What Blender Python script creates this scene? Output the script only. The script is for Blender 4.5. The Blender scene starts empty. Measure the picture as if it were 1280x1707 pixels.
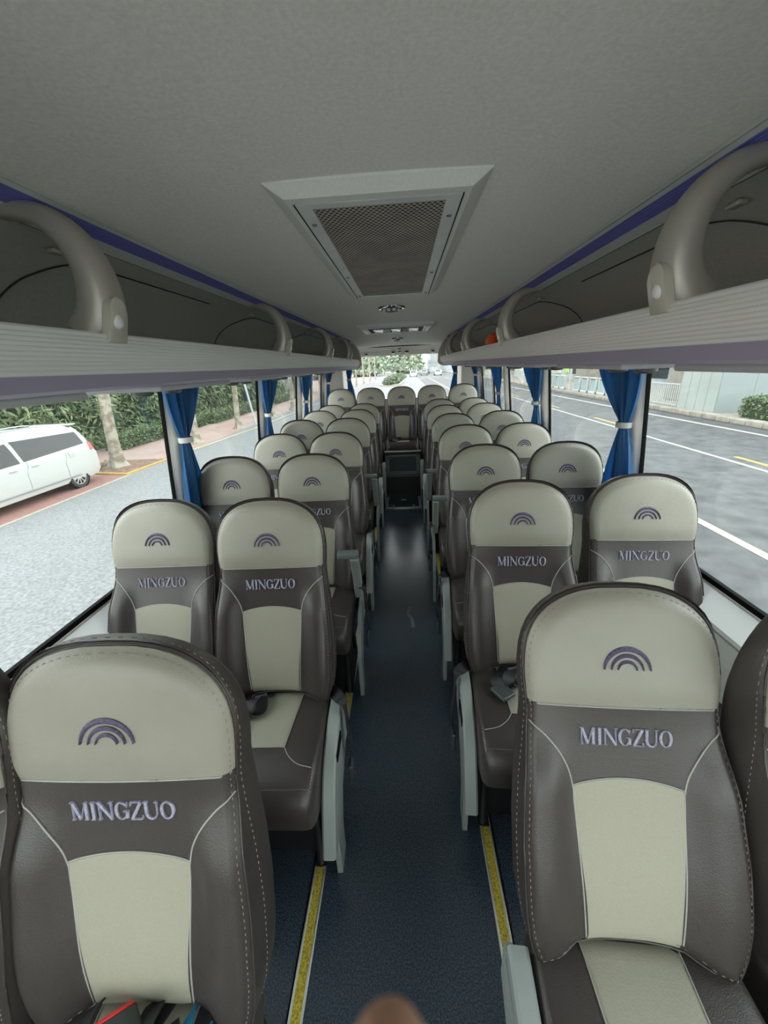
import bpy, math, random
from math import sin, cos, pi, radians, exp, sqrt, atan2
from mathutils import Vector, Matrix
random.seed(7)
SC = bpy.context.scene
COL = SC.collection
# ------------------------------------------------------------------ camera
cam_d = bpy.data.cameras.new('camera'); cam = bpy.data.objects.new('camera', cam_d); COL.objects.link(cam)
cam_d.sensor_fit = 'AUTO'; cam_d.sensor_width = 36.0; cam_d.lens = 36.0 * 640.0 / 1707.0
cam_d.clip_start = 0.01; cam_d.clip_end = 600
R = ((0.998, -0.025, -0.060), (0.047, -0.358, 0.932), (-0.045, -0.933, -0.356))
rt = Vector((R[0][0], R[1][0], R[2][0])).normalized()
fw = Vector((0.0502*-1.0 - 0.0, 0, 0))
fw = Vector((R[0][2], R[1][2], R[2][2])).normalized()
rt = (rt - fw * rt.dot(fw)).normalized(); up = rt.cross(fw).normalized()
cam.matrix_world = Matrix(((rt.x, up.x, -fw.x, 0.03), (rt.y, up.y, -fw.y, 0.0), (rt.z, up.z, -fw.z, 1.6), (0, 0, 0, 1)))
SC.camera = cam
cam_d.dof.use_dof = True; cam_d.dof.focus_distance = 1.6; cam_d.dof.aperture_fstop = (cam_d.lens / 1000) / 0.0022
CAMP = Vector((0.03, 0, 1.6))
def camp(x, y, z):            # metres right, down, ahead of the lens -> world
    return CAMP + rt * x - up * y + fw * z
# ------------------------------------------------------------------ world: bright overcast sky
w = bpy.data.worlds.new('overcast_sky'); SC.world = w; w.use_nodes = True
wn = w.node_tree; bgn = wn.nodes['Background']
tc = wn.nodes.new('ShaderNodeTexCoord'); sx = wn.nodes.new('ShaderNodeSeparateXYZ'); rmp = wn.nodes.new('ShaderNodeValToRGB')
wn.links.new(tc.outputs['Generated'], sx.inputs[0]); wn.links.new(sx.outputs['Z'], rmp.inputs[0]); wn.links.new(rmp.outputs[0], bgn.inputs[0])
rmp.color_ramp.elements[0].position = 0.0; rmp.color_ramp.elements[0].color = (1.0, 0.99, 0.96, 1)
rmp.color_ramp.elements[1].position = 0.8; rmp.color_ramp.elements[1].color = (0.92, 0.95, 1.0, 1)
bgn.inputs[1].default_value = 1.9
SC.view_settings.view_transform = 'Standard'; SC.view_settings.look = 'None'; SC.view_settings.gamma = 1.0
SC.view_settings.exposure = 1.5; SC.view_settings.use_curve_mapping = False
SC.cycles.max_bounces = 10; SC.cycles.diffuse_bounces = 6; SC.cycles.transparent_max_bounces = 16
SC.cycles.sample_clamp_indirect = 6.0
# ------------------------------------------------------------------ materials
def mat(name, col, rough=0.5, metal=0.0, noise=0.0, nscale=20.0, bump=0.0, bscale=200.0, col2=None, spec=0.5, mask=None):
    m = bpy.data.materials.new(name); m.use_nodes = True
    nt = m.node_tree; b = nt.nodes['Principled BSDF']
    b.inputs['Base Color'].default_value = (*col, 1); b.inputs['Roughness'].default_value = rough
    b.inputs['Metallic'].default_value = metal; b.inputs['Specular IOR Level'].default_value = spec
    if noise or bump or col2:
        t = nt.nodes.new('ShaderNodeTexCoord')
    if noise or col2:
        n = nt.nodes.new('ShaderNodeTexNoise'); n.inputs['Scale'].default_value = nscale; n.inputs['Detail'].default_value = 5
        nt.links.new(t.outputs['Object'], n.inputs['Vector'])
        r = nt.nodes.new('ShaderNodeValToRGB'); nt.links.new(n.outputs['Fac'], r.inputs[0]); nt.links.new(r.outputs[0], b.inputs['Base Color'])
        if col2 is None: col2 = tuple(min(1, c * (1 + noise)) for c in col); c1 = tuple(c * (1 - noise) for c in col)
        else: c1 = col
        lo, hi = mask or (0.35, 0.65)
        r.color_ramp.elements[0].position = lo; r.color_ramp.elements[0].color = (*c1, 1)
        r.color_ramp.elements[1].position = hi; r.color_ramp.elements[1].color = (*col2, 1)
    if bump:
        n2 = nt.nodes.new('ShaderNodeTexNoise'); n2.inputs['Scale'].default_value = bscale; n2.inputs['Detail'].default_value = 3
        nt.links.new(t.outputs['Object'], n2.inputs['Vector'])
        bp = nt.nodes.new('ShaderNodeBump'); bp.inputs['Strength'].default_value = bump; bp.inputs['Distance'].default_value = 0.002
        nt.links.new(n2.outputs['Fac'], bp.inputs['Height']); nt.links.new(bp.outputs[0], b.inputs['Normal'])
    return m
M = {}
M['cream'] = mat('cream_leather', (0.265, 0.254, 0.205), 0.38, noise=0.05, nscale=5, bump=0.35, bscale=420)
M['dark'] = mat('dark_leather', (0.043, 0.036, 0.033), 0.34, noise=0.08, nscale=6, bump=0.35, bscale=420)
M['insert'] = mat('cream_cloth', (0.30, 0.288, 0.222), 0.65, noise=0.03, nscale=260, bump=0.3, bscale=300)
M['piping'] = mat('pale_piping', (0.34, 0.33, 0.30), 0.4)
M['stitch'] = mat('brown_stitching', (0.27, 0.22, 0.19), 0.7)
M['embroid'] = mat('purple_embroidery', (0.085, 0.065, 0.13), 0.45, noise=0.5, nscale=300, bump=0.6, bscale=900)
M['letter'] = mat('lilac_embroidery', (0.36, 0.345, 0.45), 0.3, noise=0.3, nscale=300, bump=0.6, bscale=900)
M['frame'] = mat('black_steel', (0.012, 0.012, 0.013), 0.5)
M['arm'] = mat('armrest_plastic', (0.25, 0.28, 0.265), 0.5, bump=0.2, bscale=700)
M['armd'] = mat('armrest_grey', (0.13, 0.155, 0.15), 0.5)
M['belt'] = mat('belt_webbing', (0.02, 0.02, 0.022), 0.45, bump=0.4, bscale=900)
M['buckle'] = mat('black_buckle', (0.05, 0.06, 0.06), 0.35)
M['red'] = mat('red_plastic', (0.75, 0.03, 0.03), 0.35)
M['bluecloth'] = mat('blue_webbing', (0.01, 0.16, 0.32), 0.4)
M['floor'] = mat('speckled_floor', (0.018, 0.028, 0.042), 0.20, bump=0.04, bscale=300, col2=(0.055, 0.08, 0.105), nscale=230, mask=(0.40, 0.64), spec=1.0)
M['ceil'] = mat('ceiling_cloth', (0.86, 0.825, 0.78), 0.9, noise=0.05, nscale=150, bump=0.3, bscale=500)
M['wall'] = mat('wall_panel', (0.86, 0.82, 0.75), 0.5)
M['wallg'] = mat('lower_wall_panel', (0.55, 0.56, 0.52), 0.6, noise=0.04, nscale=40)
M['sill'] = mat('white_sill', (0.85, 0.87, 0.85), 0.3)
M['black'] = mat('black_rubber', (0.004, 0.004, 0.004), 0.8, spec=0.1)
M['rib'] = mat('ribbed_grey_plastic', (0.86, 0.865, 0.84), 0.55)
M['purple'] = mat('purple_band', (0.40, 0.36, 0.48), 0.5)
M['binback'] = mat('bin_lining', (0.50, 0.50, 0.46), 0.55, noise=0.05, nscale=90)
M['under'] = mat('rack_underside', (0.5, 0.5, 0.53), 0.5)
M['hoop'] = mat('champagne_paint', (0.46, 0.43, 0.385), 0.36, metal=0.35)
M['cap'] = mat('pale_cap', (0.52, 0.50, 0.41), 0.25)
M['lampw'] = mat('white_lens', (0.85, 0.85, 0.85), 0.15)
M['blue'] = mat('ribbed_blue', (0.17, 0.17, 0.56), 0.45)
M['band'] = mat('pale_band', (0.72, 0.74, 0.70), 0.4)
M['ventf'] = mat('vent_frame', (0.80, 0.79, 0.76), 0.5, noise=0.03, nscale=200)
M['vents'] = mat('vent_metal', (0.70, 0.71, 0.70), 0.4, noise=0.08, nscale=9)
M['void'] = mat('dark_void', (0.03, 0.027, 0.024), 0.8)
M['chrome'] = mat('chrome', (0.6, 0.6, 0.6), 0.12, metal=1.0)
M['curtain'] = mat('blue_curtain', (0.05, 0.19, 0.40), 0.6, noise=0.12, nscale=30, bump=0.2, bscale=300)
_nt = M['curtain'].node_tree; _b = _nt.nodes['Principled BSDF']; _t = _nt.nodes.new('ShaderNodeBsdfTranslucent'); _t.inputs[0].default_value = (0.06, 0.26, 0.50, 1)
_m = _nt.nodes.new('ShaderNodeMixShader'); _m.inputs[0].default_value = 0.55; _nt.links.new(_b.outputs[0], _m.inputs[1]); _nt.links.new(_t.outputs[0], _m.inputs[2]); _nt.links.new(_m.outputs[0], _nt.nodes['Material Output'].inputs[0])
M['tie'] = mat('white_tieback', (0.62, 0.62, 0.58), 0.5)
M['tieg'] = mat('grey_tieback', (0.36, 0.37, 0.33), 0.5)
M['yellow'] = mat('yellow_antislip', (0.45, 0.36, 0.035), 0.8, noise=0.45, nscale=160, bump=0.8, bscale=500)
M['alu'] = mat('aluminium', (0.62, 0.62, 0.60), 0.3, metal=0.7)
M['orange'] = mat('orange_cloth', (0.75, 0.09, 0.02), 0.6)
M['skin'] = mat('skin', (0.50, 0.27, 0.19), 0.5, noise=0.1, nscale=80)
M['sleeve'] = mat('dark_sleeve', (0.03, 0.035, 0.05), 0.8)
M['asphalt'] = mat('asphalt', (0.11, 0.112, 0.111), 0.8, nscale=22, col2=(0.20, 0.203, 0.20), bump=0.12, bscale=50)
M['asphaltd'] = mat('shaded_asphalt', (0.022, 0.023, 0.024), 0.68, nscale=2.6, col2=(0.072, 0.073, 0.073), bump=0.15, bscale=50, mask=(0.3, 0.7))  # right-hand road: tree shade is mixed into this darker asphalt colour
M['whitel'] = mat('white_road_paint', (0.42, 0.42, 0.39), 0.6, noise=0.1, nscale=10)
M['creaml'] = mat('cream_road_paint', (0.30, 0.28, 0.21), 0.6, noise=0.1, nscale=10)
M['yell'] = mat('yellow_road_paint', (0.40, 0.26, 0.05), 0.6, noise=0.15, nscale=10)
M['kerb'] = mat('kerb_stone', (0.24, 0.215, 0.175), 0.8, noise=0.2, nscale=3)
M['soil'] = mat('soil', (0.16, 0.09, 0.06), 0.9, noise=0.4, nscale=6)
M['hedge'] = mat('hedge_leaf', (0.04, 0.075, 0.025), 0.5, col2=(0.15, 0.21, 0.08), nscale=14)
M['bamboo'] = mat('bamboo_leaf', (0.05, 0.09, 0.04), 0.6, col2=(0.24, 0.31, 0.15), nscale=1.3)
M['leaf'] = mat('tree_leaf', (0.06, 0.13, 0.04), 0.6, col2=(0.18, 0.28, 0.10), nscale=1.5)
M['farleaf'] = mat('hazed_leaf', (0.13, 0.20, 0.12), 0.7, col2=(0.34, 0.42, 0.27), nscale=.5)  # paler than the near leaves, haze is put into the colour
M['hcore'] = mat('foliage_core', (0.02, 0.035, 0.015), 0.9)  # near-black fill painted as the shade inside foliage
M['bark'] = mat('plane_bark', (0.17, 0.14, 0.10), 0.8, col2=(0.33, 0.30, 0.24), nscale=5, bump=0.6, bscale=20, mask=(0.38, 0.58))
M['van'] = mat('white_car_paint', (0.42, 0.425, 0.405), 0.12)
M['tint'] = mat('tinted_glass', (0.012, 0.014, 0.014), 0.03)
M['tyre'] = mat('tyre', (0.02, 0.02, 0.022), 0.7)
M['rim'] = mat('silver_rim', (0.6, 0.6, 0.6), 0.25, metal=0.8)
M['grey'] = mat('grey_trim', (0.2, 0.21, 0.21), 0.4)
M['taill'] = mat('tail_lamp', (0.55, 0.02, 0.03), 0.15)
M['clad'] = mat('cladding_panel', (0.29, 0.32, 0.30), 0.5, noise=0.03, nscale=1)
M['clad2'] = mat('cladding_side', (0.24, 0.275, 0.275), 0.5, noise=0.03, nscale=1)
M['conc'] = mat('concrete', (0.24, 0.22, 0.185), 0.8, noise=0.2, nscale=1.2)
M['rail'] = mat('painted_rail', (0.40, 0.41, 0.39), 0.5)
M['barg'] = mat('barrier_glass', (0.26, 0.36, 0.37), 0.3)
M['shop'] = mat('shop_wall', (0.30, 0.33, 0.34), 0.7, noise=0.3, nscale=0.5)
M['shopw'] = mat('shop_window', (0.55, 0.50, 0.38), 0.4, noise=0.4, nscale=2)
M['poster'] = mat('poster_green', (0.35, 0.50, 0.12), 0.5, noise=0.5, nscale=5)
M['panelb'] = mat('navy_panel', (0.012, 0.022, 0.035), 0.5)
def brickmat():
    m = mat('red_paving', (0.42, 0.20, 0.16), 0.85); nt = m.node_tree
    b = nt.nodes['Principled BSDF']; t = nt.nodes.new('ShaderNodeTexCoord'); br = nt.nodes.new('ShaderNodeTexBrick')
    br.inputs['Scale'].default_value = 4; br.inputs['Color1'].default_value = (0.26, 0.125, 0.105, 1); br.inputs['Color2'].default_value = (0.21, 0.095, 0.08, 1)
    br.inputs['Mortar'].default_value = (0.18, 0.14, 0.12, 1); br.inputs['Mortar Size'].default_value = 0.012
    nt.links.new(t.outputs['Object'], br.inputs['Vector']); nt.links.new(br.outputs[0], b.inputs['Base Color']); return m
M['brick'] = brickmat()
M['pink'] = mat('pink_pavement', (0.28, 0.165, 0.14), 0.85, col2=(0.29, 0.24, 0.20), nscale=0.6, bump=0.3, bscale=10)
def glassmat(name, tint=(0.93, 0.97, 0.96), dirt=0.05):
    m = bpy.data.materials.new(name); m.use_nodes = True; nt = m.node_tree; nt.nodes.clear()
    o = nt.nodes.new('ShaderNodeOutputMaterial'); mix = nt.nodes.new('ShaderNodeMixShader'); tr = nt.nodes.new('ShaderNodeBsdfTransparent')
    gl = nt.nodes.new('ShaderNodeBsdfGlossy'); lw = nt.nodes.new('ShaderNodeLayerWeight'); p5 = nt.nodes.new('ShaderNodeMath'); p5.operation = 'POWER'; p5.inputs[1].default_value = 5; fr = nt.nodes.new('ShaderNodeMath'); fr.operation = 'MULTIPLY_ADD'; fr.inputs[1].default_value = 0.90; fr.inputs[2].default_value = 0.035; nt.links.new(lw.outputs['Facing'], p5.inputs[0]); nt.links.new(p5.outputs[0], fr.inputs[0])
    tr.inputs[0].default_value = (*tint, 1); gl.inputs['Roughness'].default_value = 0.02
    df = nt.nodes.new('ShaderNodeBsdfDiffuse'); df.inputs[0].default_value = (0.8, 0.82, 0.82, 1)
    m2 = nt.nodes.new('ShaderNodeMixShader')
    n = nt.nodes.new('ShaderNodeTexNoise'); n.inputs['Scale'].default_value = 2.5; n.inputs['Detail'].default_value = 6
    t = nt.nodes.new('ShaderNodeTexCoord'); nt.links.new(t.outputs['Object'], n.inputs['Vector'])
    mp = nt.nodes.new('ShaderNodeMapRange'); mp.inputs[1].default_value = 0.45; mp.inputs[2].default_value = 0.8
    mp.inputs[3].default_value = dirt * 0.4; mp.inputs[4].default_value = dirt * 2.2; nt.links.new(n.outputs['Fac'], mp.inputs[0])
    nt.links.new(fr.outputs[0], mix.inputs[0]); nt.links.new(tr.outputs[0], mix.inputs[1]); nt.links.new(gl.outputs[0], mix.inputs[2])
    nt.links.new(mp.outputs[0], m2.inputs[0]); nt.links.new(mix.outputs[0], m2.inputs[1]); nt.links.new(df.outputs[0], m2.inputs[2])
    nt.links.new(m2.outputs[0], o.inputs[0]); return m
M['glass'] = glassmat('window_glass')
def perfmat():
    m = mat('perforated_sheet', (0.50, 0.43, 0.37), 0.5, noise=0.15, nscale=10); nt = m.node_tree
    b = nt.nodes['Principled BSDF']; out = nt.nodes['Material Output']
    t = nt.nodes.new('ShaderNodeTexCoord'); s = nt.nodes.new('ShaderNodeSeparateXYZ'); nt.links.new(t.outputs['Object'], s.inputs[0])
    def mth(op, a, c=None):
        n = nt.nodes.new('ShaderNodeMath'); n.operation = op
        for i, v in enumerate((a, c)):
            if v is None: continue
            if isinstance(v, (int, float)): n.inputs[i].default_value = v
            else: nt.links.new(v, n.inputs[i])
        return n.outputs[0]
    P = 0.0125; Q = 0.0108
    yi = mth('DIVIDE', s.outputs['Y'], Q); row = mth('FLOOR', yi); fy = mth('SUBTRACT', mth('FRACT', yi), 0.5)
    xs = mth('ADD', mth('DIVIDE', s.outputs['X'], P), mth('MULTIPLY', mth('MODULO', row, 2.0), 0.5)); fx = mth('SUBTRACT', mth('FRACT', xs), 0.5)
    d = mth('SQRT', mth('ADD', mth('MULTIPLY', mth('MULTIPLY', fx, fx), P * P), mth('MULTIPLY', mth('MULTIPLY', fy, fy), Q * Q)))
    h = mth('LESS_THAN', d, 0.0042)
    tr = nt.nodes.new('ShaderNodeBsdfTransparent'); mx = nt.nodes.new('ShaderNodeMixShader')
    nt.links.new(h, mx.inputs[0]); nt.links.new(b.outputs[0], mx.inputs[1]); nt.links.new(tr.outputs[0], mx.inputs[2]); nt.links.new(mx.outputs[0], out.inputs[0])
    return m
M['perf'] = perfmat()
# ------------------------------------------------------------------ helpers
def tag(o, label=None, cat=None, group=None, kind=None):
    if label: o['label'] = label
    if cat: o['category'] = cat
    if group: o['group'] = group
    if kind: o['kind'] = kind
    return o
def empty(name, loc=(0, 0, 0), rz=0, label=None, cat=None, group=None, kind=None):
    o = bpy.data.objects.new(name, None); COL.objects.link(o); o.location = loc; o.rotation_euler = (0, 0, rz); o.empty_display_size = 0.05
    return tag(o, label, cat, group, kind)
class MB:
    def __init__(s): s.v = []; s.f = []
    def add(s, vs, fs):
        b = len(s.v); s.v += [tuple(v) for v in vs]; s.f += [tuple(i + b for i in f) for f in fs]; return s
    def box(s, x0, x1, y0, y1, z0, z1, mtx=None):
        vs = [Vector((x, y, z)) for z in (z0, z1) for y in (y0, y1) for x in (x0, x1)]
        if mtx: vs = [mtx @ v for v in vs]
        return s.add(vs, [(0, 2, 3, 1), (4, 5, 7, 6), (0, 1, 5, 4), (2, 6, 7, 3), (0, 4, 6, 2), (1, 3, 7, 5)])
    def rbox(s, x0, x1, y0, y1, z0, z1, r=0.01, mtx=None, seg=3):   # box with rounded vertical and horizontal edges
        cx, cy = (x0 + x1) / 2, (y0 + y1) / 2; hx, hy = (x1 - x0) / 2, (y1 - y0) / 2
        r = min(r, hx * .95, hy * .95, (z1 - z0) * .48)
        def ring(ins, z):
            out = []
            for q, (sx_, sy_) in enumerate(((1, 1), (-1, 1), (-1, -1), (1, -1))):
                for k in range(seg + 1):
                    a = q * pi / 2 + k / seg * pi / 2
                    out.append(Vector((cx + sx_ * (hx - r) + (r - ins) * cos(a), cy + sy_ * (hy - r) + (r - ins) * sin(a), z)))
            return out
        rings = []
        for k in range(seg + 1):
            a = k / seg * pi / 2; rings.append(ring(r * (1 - sin(a)) * .999, z0 + r * (1 - cos(a))))
        for k in range(seg + 1):
            a = pi / 2 - k / seg * pi / 2; rings.append(ring(r * (1 - sin(a)) * .999, z1 - r * (1 - cos(a))))
        if mtx: rings = [[mtx @ p for p in rg] for rg in rings]
        return s.loft(rings, True)
    def loft(s, rings, cap=True, closed=True):
        n = len(rings[0]); b = len(s.v)
        for rg in rings: s.v += [tuple(p) for p in rg]
        for i in range(len(rings) - 1):
            for j in range(n if closed else n - 1):
                k = (j + 1) % n
                s.f.append((b + i * n + j, b + i * n + k, b + (i + 1) * n + k, b + (i + 1) * n + j))
        if cap:
            s.f.append(tuple(b + j for j in range(n))[::-1]); s.f.append(tuple(b + (len(rings) - 1) * n + j for j in range(n)))
        return s
    def tube(s, pts, r, n=8, ry=None, upv=(0, 0, 1), cap=True, closed=False):
        pts = [Vector(p) for p in pts]; rings = []; m_ = len(pts)
        for i, p in enumerate(pts):
            if closed: d = pts[(i + 1) % m_] - pts[i - 1]
            else: d = pts[min(i + 1, m_ - 1)] - pts[max(i - 1, 0)]
            d.normalize(); u = Vector(upv); a = d.cross(u)
            if a.length < 1e-4: a = d.cross(Vector((1, 0, 0)))
            a.normalize(); c = a.cross(d)
            ra = r[i] if isinstance(r, (list, tuple)) else r
            rb = (ry[i] if isinstance(ry, (list, tuple)) else ry) if ry is not None else ra
            rings.append([p + a * ra * cos(2 * pi * k / n) + c * rb * sin(2 * pi * k / n) for k in range(n)])
        if closed: rings.append(rings[0]); cap = False
        return s.loft(rings, cap)
    def lathe(s, prof, n=24, mtx=None):    # prof: (radius, height)
        rings = [[(mtx or Matrix()) @ Vector((r * cos(2 * pi * k / n), r * sin(2 * pi * k / n), h)) for k in range(n)] for r, h in prof]
        return s.loft(rings, True)
    def ribbon(s, pts, width, thick=0.0015, side=(1, 0, 0)):   # flat strap along a path
        pts = [Vector(p) for p in pts]; rings = []
        for i, p in enumerate(pts):
            d = (pts[min(i + 1, len(pts) - 1)] - pts[max(i - 1, 0)]).normalized()
            sd = Vector(side[i] if isinstance(side[0], (tuple, list)) else side); sd = (sd - d * sd.dot(d)).normalized(); n = d.cross(sd)
            h = width / 2
            rings.append([p + sd * h + n * thick, p - sd * h + n * thick, p - sd * h - n * thick, p + sd * h - n * thick])
        return s.loft(rings, True)
    def build(s, name, m, parent=None, smooth=True, **kw):
        me = bpy.data.meshes.new(name); me.from_pydata(s.v, [], s.f); me.update()
        import bmesh
        bm = bmesh.new(); bm.from_mesh(me); bmesh.ops.recalc_face_normals(bm, faces=bm.faces); bm.to_mesh(me); bm.free()
        me.materials.append(m if not isinstance(m, str) else M[m])
        if smooth:
            me.polygons.foreach_set('use_smooth', [True] * len(me.polygons))
            try: me.set_sharp_from_angle(angle=radians(38))
            except Exception: pass
        o = bpy.data.objects.new(name, me); COL.objects.link(o)
        if parent: o.parent = parent
        return tag(o, **kw)
def smooth(a, b, x):
    t = min(1, max(0, (x - a) / (b - a))); return t * t * (3 - 2 * t)
def interp(tab, x):
    if x <= tab[0][0]: return tab[0][1]
    for (a, b), (c, d) in zip(tab, tab[1:]):
        if x <= c: t = (x - a) / (c - a); t2 = t; return b + (d - b) * t2
    return tab[-1][1]
def cr(pts, n=6, closed=False):     # Catmull-Rom through points
    pts = [Vector(p) for p in pts]; m = len(pts); out = []
    for i in range(m if closed else m - 1):
        p1, p2 = pts[i], pts[(i + 1) % m]
        p0 = pts[i - 1] if (i > 0 or closed) else p1; p3 = pts[(i + 2) % m] if (i + 2 < m or closed) else p2
        for k in range(n):
            t = k / n
            out.append(0.5 * ((2 * p1) + (p2 - p0) * t + (2 * p0 - 5 * p1 + 4 * p2 - p3) * t * t + (3 * p1 - p0 - 3 * p2 + p3) * t ** 3))
    if not closed: out.append(pts[-1])
    return out
def copy_tree(o, parent=None):
    c = o.copy(); COL.objects.link(c)
    if parent: c.parent = parent
    for ch in list(o.children): copy_tree(ch, c)
    return c
def prism(pts, axis, a, b, mb=None):   # polygon pts (2D) extruded along axis 'x' or 'y' or 'z'
    mb = mb or MB(); 
    f = {'x': lambda p, t: (t, p[0], p[1]), 'y': lambda p, t: (p[0], t, p[1]), 'z': lambda p, t: (p[0], p[1], t)}[axis]
    return mb.loft([[f(p, a) for p in pts], [f(p, b) for p in pts]], True)

# ================================================================== THE BUS SHELL
Y0, Y1 = -1.7, 6.42
def wx(z): return 1.10 + 0.109 * (1.57 - z)      # inner face of the side wall leans out downwards
st = dict(kind='structure')
MB().box(-1.2, 1.2, Y0, Y1, -0.05, 0.0).build('floor', 'floor', **st)
CX = -0.02                                       # centre line of roof and racks
# ceiling : slightly crowned, drops towards the rear
def ceil_z(x, y):
    base = 1.941 - 0.024 * (x / 0.6) ** 2
    return base - 0.085 * smooth(4.6, 6.2, y)
mb = MB(); xs = [-0.586 + i * 0.0586 for i in range(21)]
ys = [Y0 + i * (6.1 - Y0) / 40 for i in range(41)]
rows = [[(CX + x, y, ceil_z(x, y)) for x in xs] for y in ys]
mb.loft(rows, False, False)
mb.loft([[(CX + x, y, 2.06) for x in (-1.25, 1.25)] for y in (Y0, Y1)], False, False)
mb.build('ceiling', 'ceil', **st)
# side walls with window openings
openL = [(-1.45, 0.1), (0.22, 1.83), (1.97, 3.10), (3.24, 4.28), (4.42, 4.98), (5.03, 5.62)]
openR = [(-1.45, 0.1), (0.22, 1.86), (2.00, 3.10), (3.24, 4.28), (4.42, 5.03), (5.08, 5.74)]
ZS, ZT = 0.76, 1.60
def wallbox(mb, sgn, ya, yb, za, zb, t=0.016, off=0.0):
    p = [(wx(za) + off, za), (wx(zb) + off, zb), (wx(zb) + off + t, zb), (wx(za) + off + t, za)]
    mb.loft([[(sgn * q[0], y, q[1]) for q in p] for y in (ya, yb)], True)
wn_i = 0
for sgn, ops, nm in ((-1, openL, 'wall_left'), (1, openR, 'wall_right')):
    mb = MB(); wallbox(mb, sgn, Y0, Y1, 0.0, ZS); wallbox(mb, sgn, Y0, Y1, ZT, 2.06)
    edges = [Y0] + [e for o in ops for e in o] + [Y1]
    for a, b in zip(edges[::2], edges[1::2]): wallbox(mb, sgn, a, b, ZS, ZT)
    mb.build(nm, 'wall', smooth=False, **st)
    # lower trim panel and sill
    t = MB(); t.loft([[(sgn * 1.08, y, 0.0), (sgn * 1.085, y, 0.60), (sgn * 1.105, y, 0.665), (sgn * 1.18, y, 0.665), (sgn * 1.18, y, 0.0)] for y in (Y0 + .05, Y1 - .1)], True)
    t.build('trim_%d' % (1 if sgn < 0 else 2), 'wallg', smooth=False, **st)
    t = MB(); t.loft([[(sgn * 1.112, y, 0.668), (sgn * 1.107, y, 0.69), (sgn * 1.176, y, 0.755), (sgn * 1.187, y, 0.755), (sgn * 1.187, y, 0.668)] for y in (Y0 + .05, Y1 - .1)], True)
    t.build('trim_%d' % (3 if sgn < 0 else 4), 'sill', smooth=False, **st)
    for a, b in ops:
        wn_i += 1
        g = MB(); e = 0.02
        p = [(wx(ZS) + .010, ZS), (wx(ZT) + .010, ZT), (wx(ZT) + .014, ZT), (wx(ZS) + .014, ZS)]
        g.loft([[(sgn * q[0], y, q[1]) for q in p] for y in (a, b)], True)
        wo = g.build('window_%d' % wn_i, 'glass', smooth=False, **st)
        f = MB()
        for (ya, yb, za, zb) in ((a, a + .012, ZS, ZT), (b - .006, b, ZS, ZT), (a, b, ZS, ZS + .022), (a, b, ZT - .02, ZT)):
            wallbox(f, sgn, ya, yb, za, zb, t=0.0175, off=-0.001)
        f.build('rubber_gasket', 'black', wo, smooth=False)
tn = 9
for sgn, ops in ((-1, openL), (1, openR)):
    for (a0, b0), (a1, b1) in zip(ops, ops[1:]):
        if a1 - b0 < .08: continue
        mb = MB(); pr = [(b0 + .004, 0), (b0 + .016, -.018), (b0 + .036, -.030), (a1 - .04, -.030), (a1 - .016, -.018), (a1 - .004, 0)]
        mb.loft([[(sgn * (wx(z) + q + .001), y, z) for y, q in pr] for z in (ZS, 1.0, 1.3, ZT - .02)], True)
        mb.build('trim_%d' % tn, 'wall', **st); tn += 1
# front end with the big windscreen (behind the camera)
mb = MB(); mb.box(-1.25, 1.25, Y0 - .06, Y0, -0.05, 0.55); mb.box(-1.25, 1.25, Y0 - .06, Y0, 1.95, 2.06)
mb.box(-1.25, -1.12, Y0 - .06, Y0, .55, 1.95); mb.box(1.12, 1.25, Y0 - .06, Y0, .55, 1.95)
mb.build('wall_front', 'wall', smooth=False, **st)
MB().box(-1.12, 1.12, Y0 - .04, Y0 - .03, .55, 1.95).build('window_20', 'glass', smooth=False, **st)
# rear end
mb = MB(); mb.box(-1.25, 1.25, Y1, Y1 + .06, -0.05, 1.10)
for s in (-1, 1):
    mb.loft([[(s * x, y, z) for x, y in ((0.90, 6.20), (1.06, 6.14), (1.16, 6.10), (1.20, 6.30), (1.2, 6.48), (0.95, 6.48), (0.86, 6.40))] for z in (0.0, 1.70)], True)
    mb.box(s * .80, s * 1.25, 6.18, 6.48, 1.70, 2.06)
mb.box(-1.25, 1.25, 6.40, 6.48, 1.76, 2.06)
mb.build('wall_rear', 'wall', smooth=False, **st)
g = MB(); arc = [(x / 10, Y1 + .05 - 0.10 * (x / 9) ** 2) for x in range(-9, 10)]
g.loft([[(x, y, z) for x, y in arc] for z in (1.08, 1.80)], False, False)
g.build('window_21', 'glass', **st)
# header panel above the rear window, with its air nozzles and lamp
hd = MB(); prof = [(6.00, 1.853), (6.03, 1.848), (6.12, 1.80), (6.20, 1.738), (6.24, 1.732), (6.42, 1.75), (6.42, 2.0), (6.0, 2.0)]
hd.loft([[(x, p[0] - 0.0 * x * x, p[1]) for p in prof] for x in (-0.86, 0.86)], True)
hp = hd.build('trim_5', 'wall', smooth=False, **st)
MB().box(-0.62, 0.60, 5.99, 6.003, 1.846, 1.854).build('panel_joint', 'black', hp, smooth=False)
def nozzle(x, y, z, r):
    mtx = Matrix.Translation((x, y, z)) @ Matrix.Rotation(radians(57), 4, 'X')
    t = empty('air_nozzle', (0, 0, 0), label='round air nozzle over the rear window, ' + noz[x], cat='air vent', group='round fittings over the rear window')
    MB().lathe([(r, -.004), (r, .006), (r * .8, .010), (r * .62, .007), (r * .6, .002)], 24, mtx).build('ring', 'chrome', t)
    MB().lathe([(r * .6, .002), (r * .5, .006), (r * .15, .007)], 20, mtx).build('core', 'void', t)
noz = {-0.52: 'at the far left by the left rack end', -0.115: 'left of the middle pair', -0.02: 'smallest, in the centre', 0.085: 'right of the middle pair', 0.47: 'at the far right by the right rack end'}
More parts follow.
